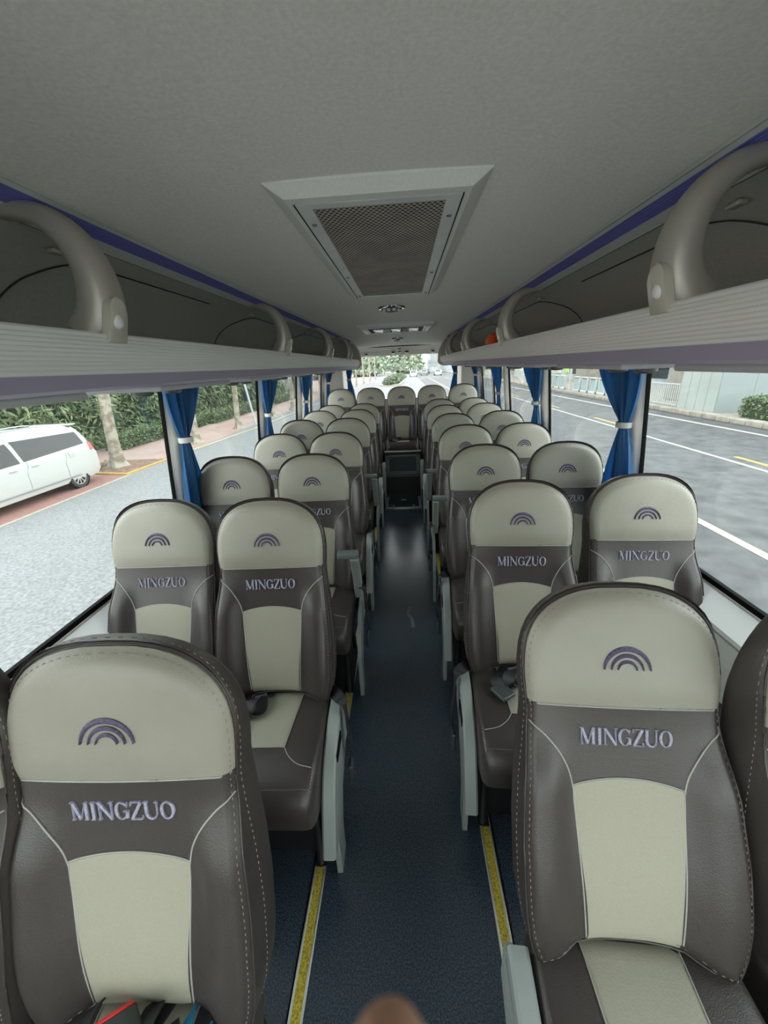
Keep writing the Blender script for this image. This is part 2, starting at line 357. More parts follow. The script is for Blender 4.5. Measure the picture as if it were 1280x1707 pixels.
for x, r, z in ((-0.52, .026, 1.765), (-0.115, .032, 1.78), (-0.02, .022, 1.78), (0.085, .034, 1.78), (0.47, .032, 1.775)):
    nozzle(x, 6.12 + (1.80 - z) * 1.3 - .002, z, r)
tag(MB().rbox(-0.045, 0.005, 6.07, 6.085, 1.815, 1.828, .004).build('marker_lamp', 'black'), 'tiny dark lamp bar above the centre air nozzle', 'lamp')

# ------------------------------------------------------------------ roof edge trims with the blue stripe
def strip(prof, ya, yb, sgn, name, m, parent=None, cap=True, **kw):
    mb_ = MB(); mb_.loft([[(CX + sgn * x, y, z) for x, z in prof] for y in (ya, yb)], cap)
    return mb_.build(name, m, parent, smooth=False, **kw)
YE = 5.55
for sgn, k in ((-1, 6), (1, 7)):
    root = strip([(.585, 1.924), (.60, 1.918), (.612, 1.9225), (.624, 1.919), (.624, 1.96), (.585, 1.96)], Y0, 6.0, sgn, 'trim_%d' % k, 'band', **st)
    rb = [(.624, 1.921)] + [(.624 + i * .0045, 1.920 - i * .0007 - (.0012 if i % 2 else 0)) for i in range(1, 12)] + [(.676, 1.95), (.624, 1.95)]
    strip(rb, Y0, YE, sgn, 'blue_stripe', 'blue', root)
    strip([(.676, 1.912), (.720, 1.905), (.722, 1.94), (.676, 1.94)], Y0, YE, sgn, 'lower_band', 'band', root)
    strip([(.720, 1.909), (.728, 1.907), (.728, 1.94), (.720, 1.94)], Y0, YE, sgn, 'groove', 'black', root)

# ------------------------------------------------------------------ luggage racks
def rack(sgn):
    side = 'left' if sgn < 0 else 'right'
    root = empty('luggage_rack', (CX + sgn * .8, 2, 1.6), label='long grey %s-hand overhead luggage rack with ribbed lip and metal arches' % side, cat='luggage rack', group='overhead luggage racks')
    root.location = (0, 0, 0)
    n = 10; lipp = []
    for i in range(n * 4 + 1):
        t = i / (n * 4); z = 1.683 - t * 0.073
        x = .545 - .012 * sin(t * pi * .9) + t * .012
        if i % 4 == 0 and 0 < i < n * 4: lipp += [(x, z + .0008), (x + .0038, z + .0003), (x + .0038, z - .0012), (x, z - .0018)]
        else: lipp.append((x, z))
    prof = [(.560, 1.687), (.550, 1.687)] + lipp + [(.565, 1.605), (.575, 1.64)]
    strip(prof, Y0, YE, sgn, 'ribbed_lip', 'rib', root)
    strip([(.557, 1.610), (.556, 1.609), (.573, 1.583), (.60, 1.576), (.60, 1.606), (.575, 1.61)], Y0, YE, sgn, 'purple_band', 'purple', root)
    strip([(.60, 1.576), (1.085, 1.568), (1.085, 1.60), (.60, 1.60)], Y0, YE, sgn, 'underside', 'under', root)
    shelf = [(.560, 1.687), (.568, 1.67), (.60, 1.655), (.94, 1.655), (.94, 1.64), (.575, 1.64)]
    strip(shelf, Y0, YE, sgn, 'shelf', 'binback', root)
    back = [(.94, 1.655), (1.0, 1.672), (1.03, 1.72), (1.03, 1.76), (1.00, 1.81), (.94, 1.855), (.86, 1.886), (.78, 1.902), (.728, 1.907)]
    mb_ = MB(); mb_.loft([[(CX + sgn * x, y, z) for x, z in back] for y in (Y0, YE)], False, False)
    bo = mb_.build('back_lining', 'binback', root)
    def bp(t):   # point on the lining by arc fraction
        f = t * (len(back) - 1); i = min(int(f), len(back) - 2); q = f - i
        return (back[i][0] * (1 - q) + back[i + 1][0] * q - .004, back[i][1] * (1 - q) + back[i + 1][1] * q - .002)
    for yy in HY:
        for d_, s_ in ((0.40, 1), (-.28, -1)):
            ya = yy + (d_ if s_ > 0 else .40)
        if yy > 4.3: continue
        pts = []
        y_a, y_b = yy + .20, yy + 1.12
        for k in range(9): pts.append((y_a + .12 * (1 - sin(k / 8 * pi / 2)) if False else y_a + .14 * (1 - cos(k / 8 * pi / 2)), .12 + .70 * sin(k / 8 * pi / 2)))
        P3 = [(CX + sgn * bp(v)[0], y, bp(v)[1]) for y, v in pts]
        P3 += [(CX + sgn * bp(.82)[0], y_a + .14 + i * .1, bp(.82)[1]) for i in range(1, 8)]
        MB().tube(cr(P3, 3), .0022, 6).build('panel_seam', 'void', root)
        hk = MB().rbox(-.012, .012, -.02, .02, -.006, .006, .005); q = bp(.86)
        for i, v in enumerate(hk.v): hk.v[i] = (CX + sgn * q[0] + v[0], yy + .2 + v[1], q[1] + v[2] - .004)
        hk.build('hook', 'hoop', root)
        lt = MB().rbox(-.006, .006, -.03, .03, -.028, .028, .006); q = bp(.2)
        for i, v in enumerate(lt.v): lt.v[i] = (CX + sgn * (q[0]) + v[0], yy + .78 + v[1], q[1] + .015 + v[2])
        lt.build('latch', 'buckle', root)
    # end cap and front closing
    ep = [(.515, 1.66), (.51, 1.62), (.53, 1.585), (.58, 1.565), (1.085, 1.56), (1.085, 1.90), (.80, 1.905), (.70, 1.90), (.62, 1.885), (.57, 1.84), (.54, 1.78), (.522, 1.72)]
    mb_ = MB(); mb_.loft([[(CX + sgn * x, y, z) for x, z in ep] for y in (YE, YE + .10)], True)
    mb_.build('end_cap', 'hoop', root, smooth=False)
    # arches
    for yy in HY:
        path = cr([(.570, 1.690), (.552, 1.73), (.551, 1.785), (.572, 1.842), (.615, 1.886), (.668, 1.907), (.715, 1.913)], 5)
        N = len(path); rings = []
        for i, p in enumerate(path):
            t = i / (N - 1); a = path[min(i + 1, N - 1)] - path[max(i - 1, 0)]; d = Vector((a.x, a.y)).normalized(); nr = Vector((d.y, -d.x))
            rr = .030 * (1 - t) ** 1.5 + .017; ry = .043 - .016 * t; cxr = p.x + nr.x * 0 ; dx = .022 * (1 - t) ** 2
            rg = []
            for k in range(16):
                an = 2 * pi * k / 16; ca, sa = cos(an), sin(an)
                ca = math.copysign(abs(ca) ** .75, ca); sa = math.copysign(abs(sa) ** .75, sa)
                rg.append((CX + sgn * (p.x + dx + nr.x * rr * ca), yy + ry * sa, p.y + nr.y * rr * ca))
            rings.append(rg)
        ao = MB().loft(rings, True).build('support_arch', 'hoop', root)
        # pale end cap plate on the inner face of the arch foot, with round lamp
        cp = []; zz0 = 1.668; Hc = .085
        outl = [(-.026, 0), (.026, 0)] + [(.026 * cos(a), Hc - .032 + .032 * sin(a)) for a in [i * pi / 10 for i in range(11)]]
        def inner(z): 
            return interp([(1.66, .541), (1.69, .536), (1.72, .524), (1.76, .519)], z)
        rg1 = [(CX + sgn * (inner(zz0 + q[1]) + .016), yy - .014 + q[0], zz0 + q[1]) for q in outl]
        rg2 = [(CX + sgn * (inner(zz0 + q[1]) - .001), yy - .014 + q[0] * .97, zz0 + .001 + q[1] * .985) for q in outl]
        rg3 = [(CX + sgn * (inner(zz0 + q[1]) - .004), yy - .014 + q[0] * .8, zz0 + .006 + q[1] * .88) for q in outl]
        MB().loft([rg1, rg2, rg3], True).build('cap', 'cap', ao)
        mtx = Matrix.Translation((CX + sgn * (inner(1.705) - .002), yy - .020, 1.708)) @ Matrix.Rotation(-sgn * pi / 2, 4, 'Y')
        MB().lathe([(.015, -.004), (.015, .002), (.012, .006), (.006, .008), (.001, .0085)], 20, mtx).build('lamp', 'lampw', ao)
    # service units hanging under the rack
    for yy in UY[sgn]:
        u = MB(); u.rbox(CX + sgn * .82 - .13, CX + sgn * .82 + .13, yy - .26, yy + .26, 1.556, 1.574, .008)
        uo = u.build('service_unit', 'under', root)
        for q in (-.09, .09):
            MB().lathe([(.034, .004), (.034, -.006), (.025, -.012), (.008, -.013)], 16, Matrix.Translation((CX + sgn * .86, yy + q, 1.548))).build('air_nozzle', 'buckle', uo)
    return root
HY = (0.86, 2.14, 3.42, 4.66)
UY = {-1: (0.65, 1.45, 2.2, 2.95, 3.7, 4.4, 5.1), 1: (0.75, 1.5, 2.3, 3.05, 3.8, 4.5, 5.2)}
rack(-1); rack(1)
# orange bag in the right rack
mb = MB(); random.seed(3)
rings = []
for i in range(9):
    t = i / 8; r = sin(pi * min(max(t, .02), .98)) ** .5
    rings.append([(CX + .60 + (.045 * cos(a) * r) * (1 + .3 * random.uniform(-1, 1)), 2.50 + .16 * t + .012 * random.uniform(-1, 1), 1.70 + (.05 * sin(a) * r) * (1 + .35 * random.uniform(-1, 1))) for a in [2 * pi * k / 12 for k in range(12)]])
tag(mb.loft(rings, True).build('cloth_bundle', 'orange'), 'crumpled orange-red cloth bundle lying in the right luggage rack', 'cloth')

# ------------------------------------------------------------------ ceiling fittings
vt = empty('air_return_vent', (-.013, 1.55, 1.936), label='large rectangular perforated air return vent on the ceiling nearest the camera', cat='ceiling vent')
VX, VY0, VY1 = .221, -.647, .60
def fr_ring(hx, ya, yb, z): return [(-hx, ya, z), (hx, ya, z), (hx, yb, z), (-hx, yb, z)]
MB().loft([fr_ring(VX, VY0, VY1, .012), fr_ring(VX, VY0, VY1, .0), fr_ring(.186, VY0 + .018, VY1 - .012, -.021), fr_ring(.1735, VY0 + .044, VY1 - .020, -.021), fr_ring(.1735, VY0 + .044, VY1 - .02, -.006)], False).build('bezel', 'ventf', vt, smooth=False)
mbp = MB(); ya, yb = VY0 + .047, VY1 - .023; hx = .171; ix, iya, iyb = .140, ya + .027, yb - .030
mbp.loft([fr_ring(hx, ya, yb, -.008), fr_ring(hx, ya, yb, -.022), fr_ring(ix, iya, iyb, -.022), fr_ring(ix, iya, iyb, -.016)], False)
pn = mbp.build('panel_frame', 'vents', vt, smooth=False)
MB().add([(-ix, iya, -.0195), (ix, iya, -.0195), (ix, iyb, -.0195), (-ix, iyb, -.0195)], [(0, 1, 2, 3)]).build('perforated_grille', 'perf', vt, smooth=False)
MB().box(-.15, .15, ya + .01, yb - .01, -.008, .004).build('filter', 'void', vt, smooth=False)  # dark box that paints the shade seen through the grille holes
for s in (-1, 1):
    MB().box(s * .1723 - .0013, s * .1723 + .0013, ya, yb, -.0228, -.0205).build('joint_line', 'black', vt, smooth=False)
    for yy in (ya + .12, ya + .7, yb - .06):
        MB().lathe([(.006, -.020), (.006, -.024), (.003, -.025)], 12, Matrix.Translation((s * .156, yy, 0))).build('screw', 'grey', vt)
def dome(y, z, r, lab):
    d = empty('dome_lamp', (-.035, y, z), label=lab, cat='ceiling lamp', group='round ceiling lamps')
    MB().lathe([(r, .01), (r, -.006), (r * .93, -.014), (r * .8, -.012), (r * .78, -.006)], 32).build('bezel', 'chrome', d)
    MB().lathe([(r * .78, -.006), (r * .7, -.022), (r * .45, -.030), (r * .1, -.034)], 28).build('lens', 'grey', d)
    for a in (-.9, -.3, .3, .9):
        m_ = Matrix.Rotation(a, 4, 'Z') @ Matrix.Translation((0, -r * .62, -.018)) @ Matrix.Rotation(.5, 4, 'X')
        MB().rbox(-r * .13, r * .13, -r * .16, r * .16, -.009, .009, .006, m_).build('reflector', 'lampw', d)
dome(2.72, 1.943, .085, 'larger round chrome dome lamp on the ceiling just behind the perforated vent')
dome(5.25, 1.905, .072, 'smaller round dome lamp on the ceiling behind the roof hatch')
hz = 1.925
ht = empty('roof_hatch', (-.03, 3.98, hz), label='wide roof hatch frame with slatted centre on the ceiling', cat='roof hatch')
MB().loft([fr_ring(.335, -.33, .33, .02), fr_ring(.335, -.33, .33, -.012), fr_ring(.31, -.30, .30, -.022), fr_ring(.25, -.24, .24, -.020), fr_ring(.23, -.22, .22, .014)], False).build('frame', 'ventf', ht, smooth=False)
MB().box(-.24, .24, -.23, .23, .012, .018).build('lid', 'void', ht, smooth=False)
MB().loft([fr_ring(.249, -.239, .239, -.0215), fr_ring(.20, -.185, .185, -.0215), fr_ring(.20, -.185, .185, .012)], False).build('recess_shade', 'void', ht, smooth=False)  # near-black border and walls paint in the shade of the hatch opening
for x in (-.165, 0, .165): MB().rbox(x - .045, x + .045, -.17, .17, -.026, .012, .01).build('lens', 'lampw', ht)
for x in (-.085, .085):
    for k in range(5): MB().box(x - .03 + k * .0135, x - .024 + k * .0135, -.17, .17, -.025, .012).build('slat', 'ventf', ht, smooth=False)
MB().rbox(-.05, .05, -.20, -.16, -.02, -.008, .005).build('handle', 'lampw', ht)
for s in (-1, 1):
    MB().rbox(s * .29 - .02, s * .29 + .02, -.25, .25, -.026, -.014, .005).build('side_rail', 'band', ht)

# ================================================================== SEATS
WT = [(-.02, .185), (.03, .203), (.10, .212), (.22, .214), (.33, .208), (.41, .199), (.485, .192), (.53, .197), (.575, .200)]
STOP = .758; SEAM = .508; PT = .342; NB = .026
def outline():
    pts = []
    ss = [-.012 + i * (.587) / 22 for i in range(23)]
    right = [(interp(WT, s), s) for s in ss]
    top = []
    for k in range(1, 20):
        a = k / 20 * pi
        ca, sa = cos(a), sin(a)
        top.append((.200 * math.copysign(abs(ca) ** .80, ca), .575 + (STOP - .575) * abs(sa) ** .80))
    left = [(-u, s) for u, s in reversed(right)]
    bot = []
    for k in range(1, 14):
        u = -.185 + .37 * k / 14; bot.append((u, -.012 + .042 * (1 - (u / .185) ** 2)))
    return right + top + left + bot
OUT = outline(); CC = (0.0, .36)
ANG = sorted(((atan2(p[1] - CC[1], p[0]) % (2 * pi)), sqrt(p[0] ** 2 + (p[1] - CC[1]) ** 2)) for p in OUT)
ANG = [(ANG[-1][0] - 2 * pi, ANG[-1][1])] + ANG + [(ANG[0][0] + 2 * pi, ANG[0][1])]
import bisect
AK = [a[0] for a in ANG]
def qof(u, s):
    r = sqrt(u * u + (s - CC[1]) ** 2)
    if r < 1e-6: return 0
    a = atan2(s - CC[1], u) % (2 * pi); i = bisect.bisect(AK, a); i = min(max(i, 1), len(ANG) - 1)
    (a0, r0), (a1, r1) = ANG[i - 1], ANG[i]; t = (a - a0) / (a1 - a0 + 1e-12)
    # straight segment between the two outline points
    x0, y0, x1, y1 = r0 * cos(a0), r0 * sin(a0), r1 * cos(a1), r1 * sin(a1)
    dx, dy = cos(a), sin(a); den = dx * (y1 - y0) - dy * (x1 - x0)
    R_ = (x0 * (y1 - y0) - y0 * (x1 - x0)) / den if abs(den) > 1e-9 else r0
    return r / R_
def F(u, s, q=None):
    if q is None: q = qof(u, s)
    wd = max(.05, interp(WT, min(s, .575))); a = abs(u) / wd
    n = .045 + .020 * exp(-((s - .14) / .15) ** 2) * (1 - .3 * a * a)
    n += .030 * smooth(.48, .80, a) * (1 - smooth(.33, .47, s))
    n += .014 * (1 - min(1, a) ** 2) * smooth(.44, .56, s) * (1 - smooth(.66, .765, s) * .6)
    n -= .003 * exp(-((s - SEAM) / .02) ** 2)
    n -= .020 * smooth(.88, 1.0, q) ** 2
    return n
def S(u, s, off=0.0): return Vector((u, -(F(u, s) + off), s))
def build_backrest(parent):
    mb_ = MB(); rings = []
    for q in (0.02, .12, .24, .36, .48, .58, .66, .74, .80, .85, .89, .92, .95, .975, .99, 1.0):
        rings.append([Vector((p[0] * q, -F(p[0] * q, CC[1] + (p[1] - CC[1]) * q, q), CC[1] + (p[1] - CC[1]) * q)) for p in OUT])
    for q, n in ((1.012, .015), (1.015, -.01), (1.01, -.042), (.99, -.056), (.95, -.063), (.6, -.068), (.1, -.07)):
        rings.append([Vector((p[0] * q, -(n + (.042 * smooth(.45, .76, p[1]) * (1.15 if n < 0 else .30))), CC[1] + (p[1] - CC[1]) * q)) for p in OUT])
    return mb_.loft(rings, True).build('backrest', 'dark', parent)
def panel(rows, off, name, m, parent):     # rows of (u,s) points -> thin raised cover with a turned edge
    mb_ = MB(); nr, nc = len(rows), len(rows[0])
    def in_(r, c): return 0 < r < nr - 1 and 0 < c < nc - 1
    vs = [S(u, s, off if in_(r, c) else off * .55) for r, row in enumerate(rows) for c, (u, s) in enumerate(row)]
    fs = [(r * nc + c, r * nc + c + 1, (r + 1) * nc + c + 1, (r + 1) * nc + c) for r in range(nr - 1) for c in range(nc - 1)]
    b = [(0, c) for c in range(nc)] + [(r, nc - 1) for r in range(1, nr)] + [(nr - 1, c) for c in range(nc - 2, -1, -1)] + [(r, 0) for r in range(nr - 2, 0, -1)]
    base = len(vs)
    for r, c in b: u, s = rows[r][c]; vs.append(S(u, s, -.003))
    for i in range(len(b)):
        j = (i + 1) % len(b); fs.append((b[i][0] * nc + b[i][1], b[j][0] * nc + b[j][1], base + j, base + i))
    return mb_.add(vs, fs).build(name, m, parent)
def ulim(s, ql):
    lo, hi = 0.0, .25
    for _ in range(24):
        mid = (lo + hi) / 2
        if qof(mid, s) < ql: lo = mid
        else: hi = mid
    return lo
def slim(u, ql):
    lo, hi = .5, .8
    for _ in range(24):
        mid = (lo + hi) / 2
        if qof(u, mid) < ql: lo = mid
        else: hi = mid
    return lo
def head_rows():
    ql = .985; smax = slim(0, ql) - .0004; rows = []
    edge = lambda t: SEAM + (smax - SEAM) * (1 - (1 - t) ** 2.2)
    for k in range(21):
        t = k / 20; s = edge(t); ul = max(ulim(s, ql), .004)
        rows.append([(ul * sin(pi / 2 * (-1 + 2 * j / 22)), s) for j in range(23)])
    return rows
HR = head_rows()
def stroke(mb_, pts, wds, off=0.0032, closed=False):   # raised satin stitch ribbon on the back surface
    n = len(pts); L_, R2 = [], []
    for i, (x, y) in enumerate(pts):
        a = pts[(i + 1) % n] if (closed or i < n - 1) else pts[i]; b = pts[i - 1] if (closed or i > 0) else pts[i]
        dx, dy = a[0] - b[0], a[1] - b[1]; l = sqrt(dx * dx + dy * dy) or 1; nx, ny = -dy / l, dx / l
        wv = wds[i] if isinstance(wds, list) else wds
        L_.append((x + nx * wv / 2, y + ny * wv / 2)); R2.append((x - nx * wv / 2, y - ny * wv / 2))
    rings = [[S(*L_[i], -.001), S(*L_[i], off), S(*[(L_[i][k] + R2[i][k]) / 2 for k in (0, 1)], off * 1.5), S(*R2[i], off), S(*R2[i], -.001)] for i in range(n)]
    if closed: rings.append(rings[0])
    mb_.loft(rings, not closed)
def letters(mb_, w=.184, h=.034, s0=.428):
    tk, tn = .155 * h, .065 * h   # thick and thin stems
    adv = {'M': 1.15, 'I': .52, 'N': 1.02, 'G': 1.0, 'Z': .86, 'U': .98, 'O': 1.0}
    tot = sum(adv[c] for c in 'MINGZUO'); k = w / tot; x = -w / 2
    def st_(pts, wd): stroke(mb_, [(px_, s0 + py_) for px_, py_ in pts], wd)
    for c in 'MINGZUO':
        a = adv[c] * k; L0 = x + a * .10; R0 = x + a * .90; mid = x + a / 2; sf = .12 * h
        def serif(cx_, y, hw=.0042): st_([(cx_ - hw, y), (cx_ + hw, y)], tn)
        if c == 'M':
            st_([(L0 + .001, 0), (L0 + .001, h)], tn); st_([(L0 + .001, h), (mid, 0.02 * h)], tk); st_([(mid, .02 * h), (R0 - .002, h)], tn); st_([(R0 - .002, 0), (R0 - .002, h)], tk)
            serif(L0 + .001, 0, .003); serif(R0 - .002, 0, .0036); serif(L0, h, .0028); serif(R0 - .001, h, .003)
        elif c == 'I':
            st_([(mid, 0), (mid, h)], tk); serif(mid, 0); serif(mid, h)
        elif c == 'N':
            st_([(L0 + .001, 0), (L0 + .001, h)], tn); st_([(L0, h), (R0 - .001, 0)], tk); st_([(R0 - .001, 0), (R0 - .001, h)], tn)
            serif(L0 + .001, 0, .0032); serif(R0 - .001, h, .0032); serif(L0 - .0005, h, .0022)
        elif c in 'GO':
            rx, ry = (R0 - L0) / 2, h / 2; pts = []; wd = []
            A0, A1 = (radians(42), radians(330)) if c == 'G' else (0, 2 * pi)
            N_ = 22
            for i in range(N_ if c == 'O' else N_ + 1):
                an = A0 + (A1 - A0) * i / N_; pts.append((mid + (rx - tn / 2) * cos(an), s0 + ry + (ry - tn / 4) * sin(an))); wd.append(tn + (tk - tn) * abs(cos(an)) ** 1.5)
            stroke(mb_, pts, wd, closed=(c == 'O'))
            if c == 'G': st_([(R0 - .0018, .08 * h), (R0 - .0018, .46 * h)], tk); serif(R0 - .003, .46 * h, .0052); st_([(R0 - .002, h * .7), (R0 - .002, h * .98)], tn)
        elif c == 'Z':
            st_([(L0, h), (R0, h)], tn); st_([(R0 - .001, h), (L0 + .001, 0)], tk); st_([(L0, 0), (R0, 0)], tn); st_([(L0, h * .8), (L0, h)], tn); st_([(R0, 0), (R0, h * .22)], tn)
        elif c == 'U':
            L1, R1 = L0 + .002, R0 - .0015; rx = (R1 - L1) / 2
            pts = [(L1, h), (L1, h * .35)] + [((L1 + R1) / 2 + rx * cos(an), h * .33 + h * .32 * sin(an)) for an in [pi + i * pi / 8 for i in range(1, 8)]] + [(R1, h * .35), (R1, h)]
            st_(pts, [tk, tk] + [tk - (tk - tn) * i / 7 for i in range(7)] + [tn, tn]); serif(L1, h, .004); serif(R1, h, .0032)
        x += a
def line_on(pts, off=.001): return [S(u, s, off) for u, s in pts]
def mk_seat(aisle, arm_up=False):
    """aisle: +1 armrest on +x side, -1 on -x side, 0 none."""
    root = empty('coach_seat', (0, 0, 0))
    bk = build_backrest(root); bk.location = (0, 0, .44)
    panel(HR, .0035, 'headrest_panel', 'cream', bk)['label'] = 'cream leather headrest panel'
    rows = []
    for k in range(20):
        t = k / 19; row = []
        for j in range(13):
            e = -1 + 2 * j / 12; hw = .088 + (.107 - .088) * smooth(.0, 1.0, t)
            u = e * hw; sb = .036; stp = PT + .018 * (1 - e * e); row.append((u, sb + (stp - sb) * t))
        rows.append(row)
    panel(rows, .0035, 'centre_panel', 'insert', bk)['label'] = 'cream centre panel of the backrest'
    a = MB()
    for ro, ri_, up_ in ((.047, .0365, .047), (.0325, .0245, .0315), (.0195, .0130, .0190)):
        pts = []; wd = []
        for k in range(19):
            an = pi * k / 18; thick = (ro - ri_) * (.35 + .65 * sin(an)); rr = ro - thick / 2
            pts.append((rr * cos(an), 0.588 + rr * 1.02 * sin(an))); wd.append(max(thick, .0022))
        stroke(a, pts, wd, .0055)
    a.build('arch_emblem', 'embroid', bk)
    a = MB(); letters(a); a.build('embroidered_name', 'letter', bk)['label'] = 'lilac embroidered letters'
    # piping / seams
    a = MB()
    a.tube(line_on([(-.188 + .376 * i / 24, SEAM - .0025) for i in range(25)]), .0018, 6)
    for s in (-1, 1):
        curve = cr([(s * .190, .464), (s * .163, .444), (s * .136, .412), (s * .117, .374), (s * .108, PT - .008)], 5)
        low = [(s * interp([(.03, .091), (.15, .098), (.32, .108)], z), z) for z in [PT - .008 - .285 * i / 14 for i in range(1, 15)]]
        a.tube(line_on([(p.x, p.y) for p in curve]) + line_on(low), .0016, 6)
    a.tube(line_on([(e * .108, PT + .0015 + .018 * (1 - e * e)) for e in [-1 + i / 8 for i in range(17)]]), .0014, 6)
    a.build('seam_piping', 'piping', bk)
    a = MB(); ring = [S(p[0] * .998, CC[1] + (p[1] - CC[1]) * .998, .002) for p in OUT]
    a.tube(ring, .0020, 6, closed=True); a.build('edge_piping', 'dark', bk)
    a = MB()
    for q in (.962, 1.0145):
        P_ = []
        for i in range(len(OUT)):
            p, p2 = OUT[i], OUT[(i + 1) % len(OUT)]
            for t in (0, .25, .5, .75):
                u, s = p[0] * (1 - t) + p2[0] * t, p[1] * (1 - t) + p2[1] * t
                if q < 1: P_.append(S(u * q, CC[1] + (s - CC[1]) * q, .0045 if s > .5 else .001))
                else: P_.append(Vector((u * 1.0138, -.013 - .0126 * smooth(.45, .76, s), CC[1] + (s - CC[1]) * 1.0138)))
        for i in range(0, len(P_), 2):
            d = (P_[(i + 1) % len(P_)] - P_[i]); a.tube([P_[i], P_[i] + d * .8], .0007, 4)
    a.build('stitching', 'stitch', bk)
    # cushion
    cp = [(.055, .33), (.06, .43), (.02, .452), (-.10, .462), (-.20, .470), (-.27, .470), (-.325, .455), (-.364, .42), (-.375, .37), (-.36, .305), (-.30, .290), (-.1, .30)]
    cpp = cr([(0, y, z) for y, z in cp], 4, True); c0 = Vector((0, -.15, .39)); rings = []
    for e, sc_ in ((-.203, .55), (-.201, .80), (-.194, .93), (-.183, .985), (-.16, 1.005), (-.10, .992), (0, .985), (.10, .992), (.16, 1.005), (.183, .985), (.194, .93), (.201, .80), (.203, .55)):
        rings.append([Vector((e, c0.y + (p.y - c0.y) * (sc_ if abs(e) > .17 else 1.0), c0.z + (p.z - c0.z) * sc_)) for p in cpp])
    cu = MB().loft(rings, True).build('cushion', 'dark', root)
    def top(y, u): 
        z = interp([(-.372, .375), (-.362, .42), (-.345, .442), (-.325, .455), (-.30, .465), (-.27, .470), (-.20, .470), (-.10, .462), (.02, .452), (.05, .44)], y)
        sc_ = interp([(0, .985), (.1, .992), (.16, 1.005), (.185, .985), (.194, .93)], abs(u)); return c0.z + (z - c0.z) * sc_
    vs = []; rws = 14; cls = 11
    for r_ in range(rws):
        y = .03 - .245 * r_ / (rws - 1)
        for c_ in range(cls):
            e = -1 + 2 * c_ / (cls - 1); hw = .098 - .012 * r_ / (rws - 1); vs.append((e * hw, y - .010 * e * e * r_ / rws * 0, top(y, e * hw) + (.0045 if 0 < r_ < rws - 1 and 0 < c_ < cls - 1 else .001)))
    MB().add(vs, [(r_ * cls + c_, r_ * cls + c_ + 1, (r_ + 1) * cls + c_ + 1, (r_ + 1) * cls + c_) for r_ in range(rws - 1) for c_ in range(cls - 1)]).build('cushion_insert', 'insert', cu)['label'] = 'cream seat insert'
    a = MB()
    a.tube([(e * .086, -.216, top(-.216, .0) + .003) for e in [-1 + i / 5 for i in range(11)]], .0015, 5)
    for s in (-1, 1):
        a.tube([(s * (.086 + .012 * (1 - t)), -.216 + .246 * (1 - t), top(-.216 + .246 * (1 - t), .1) + .003) for t in [i / 8 for i in range(9)]], .0013, 5)
        P_ = cr([(s * .086, -.216, 0), (s * .105, -.245, 0), (s * .14, -.272, 0), (s * .185, -.282, 0)], 4)
        a.tube([(p.x, p.y, top(p.y, p.x) + .001) for p in P_], .0014, 5)
    a.build('seam_piping', 'piping', cu)
    a = MB()
    for i in range(48):
        x0 = -.19 + i * .0079; a.tube([(x0, -.335, top(-.335, x0) + .001), (x0 + .005, -.335, top(-.335, x0) + .001)], .0008, 4)
    for s in (-1, 1):
        for i in range(46):
            y0 = .02 - i * .0079; a.tube([(s * .188, y0, top(y0, .197) + .0015), (s * .188, y0 - .005, top(y0 - .005, .197) + .0015)], .0008, 4)
    a.build('stitching', 'stitch', cu)
    # base
    b = MB(); b.box(-.19, .19, -.30, .04, .27, .318); b.box(-.155, .155, -.25, .03, .0, .27)  # black pedestal box added to darken the space under the cushion
    b.build('seat_pan', 'frame', root, smooth=False)
    for s in (-1, 1):
        l = MB(); l.tube([(s * .17, -.26, .29), (s * .17, -.28, .02), (s * .17, -.29, .0)], .014, 8); l.tube([(s * .17, -.02, .29), (s * .17, .04, .02), (s * .17, .04, .0)], .014, 8); l.box(s * .17 - .02, s * .17 + .02, -.30, .06, 0, .012)
        l.build('leg', 'frame', root)
    b = MB(); b.tube([(-.19, .03, .43), (.19, .03, .43)], .016, 8); b.build('recline_bar', 'frame', root)
    if aisle:
        s = aisle; X = s * .227
        if not arm_up:
            pth = cr([(X, .00, .462), (X, -.10, .458), (X, -.19, .437), (X, -.255, .395), (X, -.305, .33), (X, -.345, .255), (X, -.375, .185)], 5)
        else:
            pth = cr([(X, .03, .43), (X, .0, .52), (X, -.03, .60), (X, -.065, .68), (X, -.09, .715)], 5)
        rings = []
        N = len(pth)
        for i, p in enumerate(pth):
            d = (pth[min(i + 1, N - 1)] - pth[max(i - 1, 0)]).normalized(); nr = Vector((0, -d.z, d.y))
            if nr.z < 0: nr = -nr
            hw, hh = .021, .032 - .010 * i / N
            pr = [(-hw, hh - .006), (-hw + .006, hh), (hw - .006, hh), (hw, hh - .006), (hw, -hh + .004), (hw - .005, -hh), (-hw + .005, -hh), (-hw, -hh + .004)]
            rings.append([p + Vector((a_, 0, 0)) + nr * (b_ - hh) for a_, b_ in pr])
        ar = MB().loft(rings, True).build('armrest', 'arm', root)
        ar['label'] = 'grey-green plastic armrest, ' + ('folded up' if arm_up else 'sloping down')
        if arm_up:
            e = pth[-1]; MB().rbox(min(e.x - s * .085, e.x + s * .022), max(e.x - s * .085, e.x + s * .022), e.y - .03, e.y + .018, e.z - .022, e.z + .012, .008).build('armrest_tip', 'armd', ar)
        else:
            sl = MB(); sl.rbox(X + s * .0235 - .002, X + s * .0235 + .002, -.215, -.12, .395, .425, .0015, Matrix()); sl.build('slot', 'black', ar)
        pl = [(.02, .42), (-.16, .40), (-.25, .34), (-.30, .24), (-.315, .10), (-.315, .0), (-.235, .0), (-.225, .12), (-.17, .22), (-.05, .27), (.02, .30)]
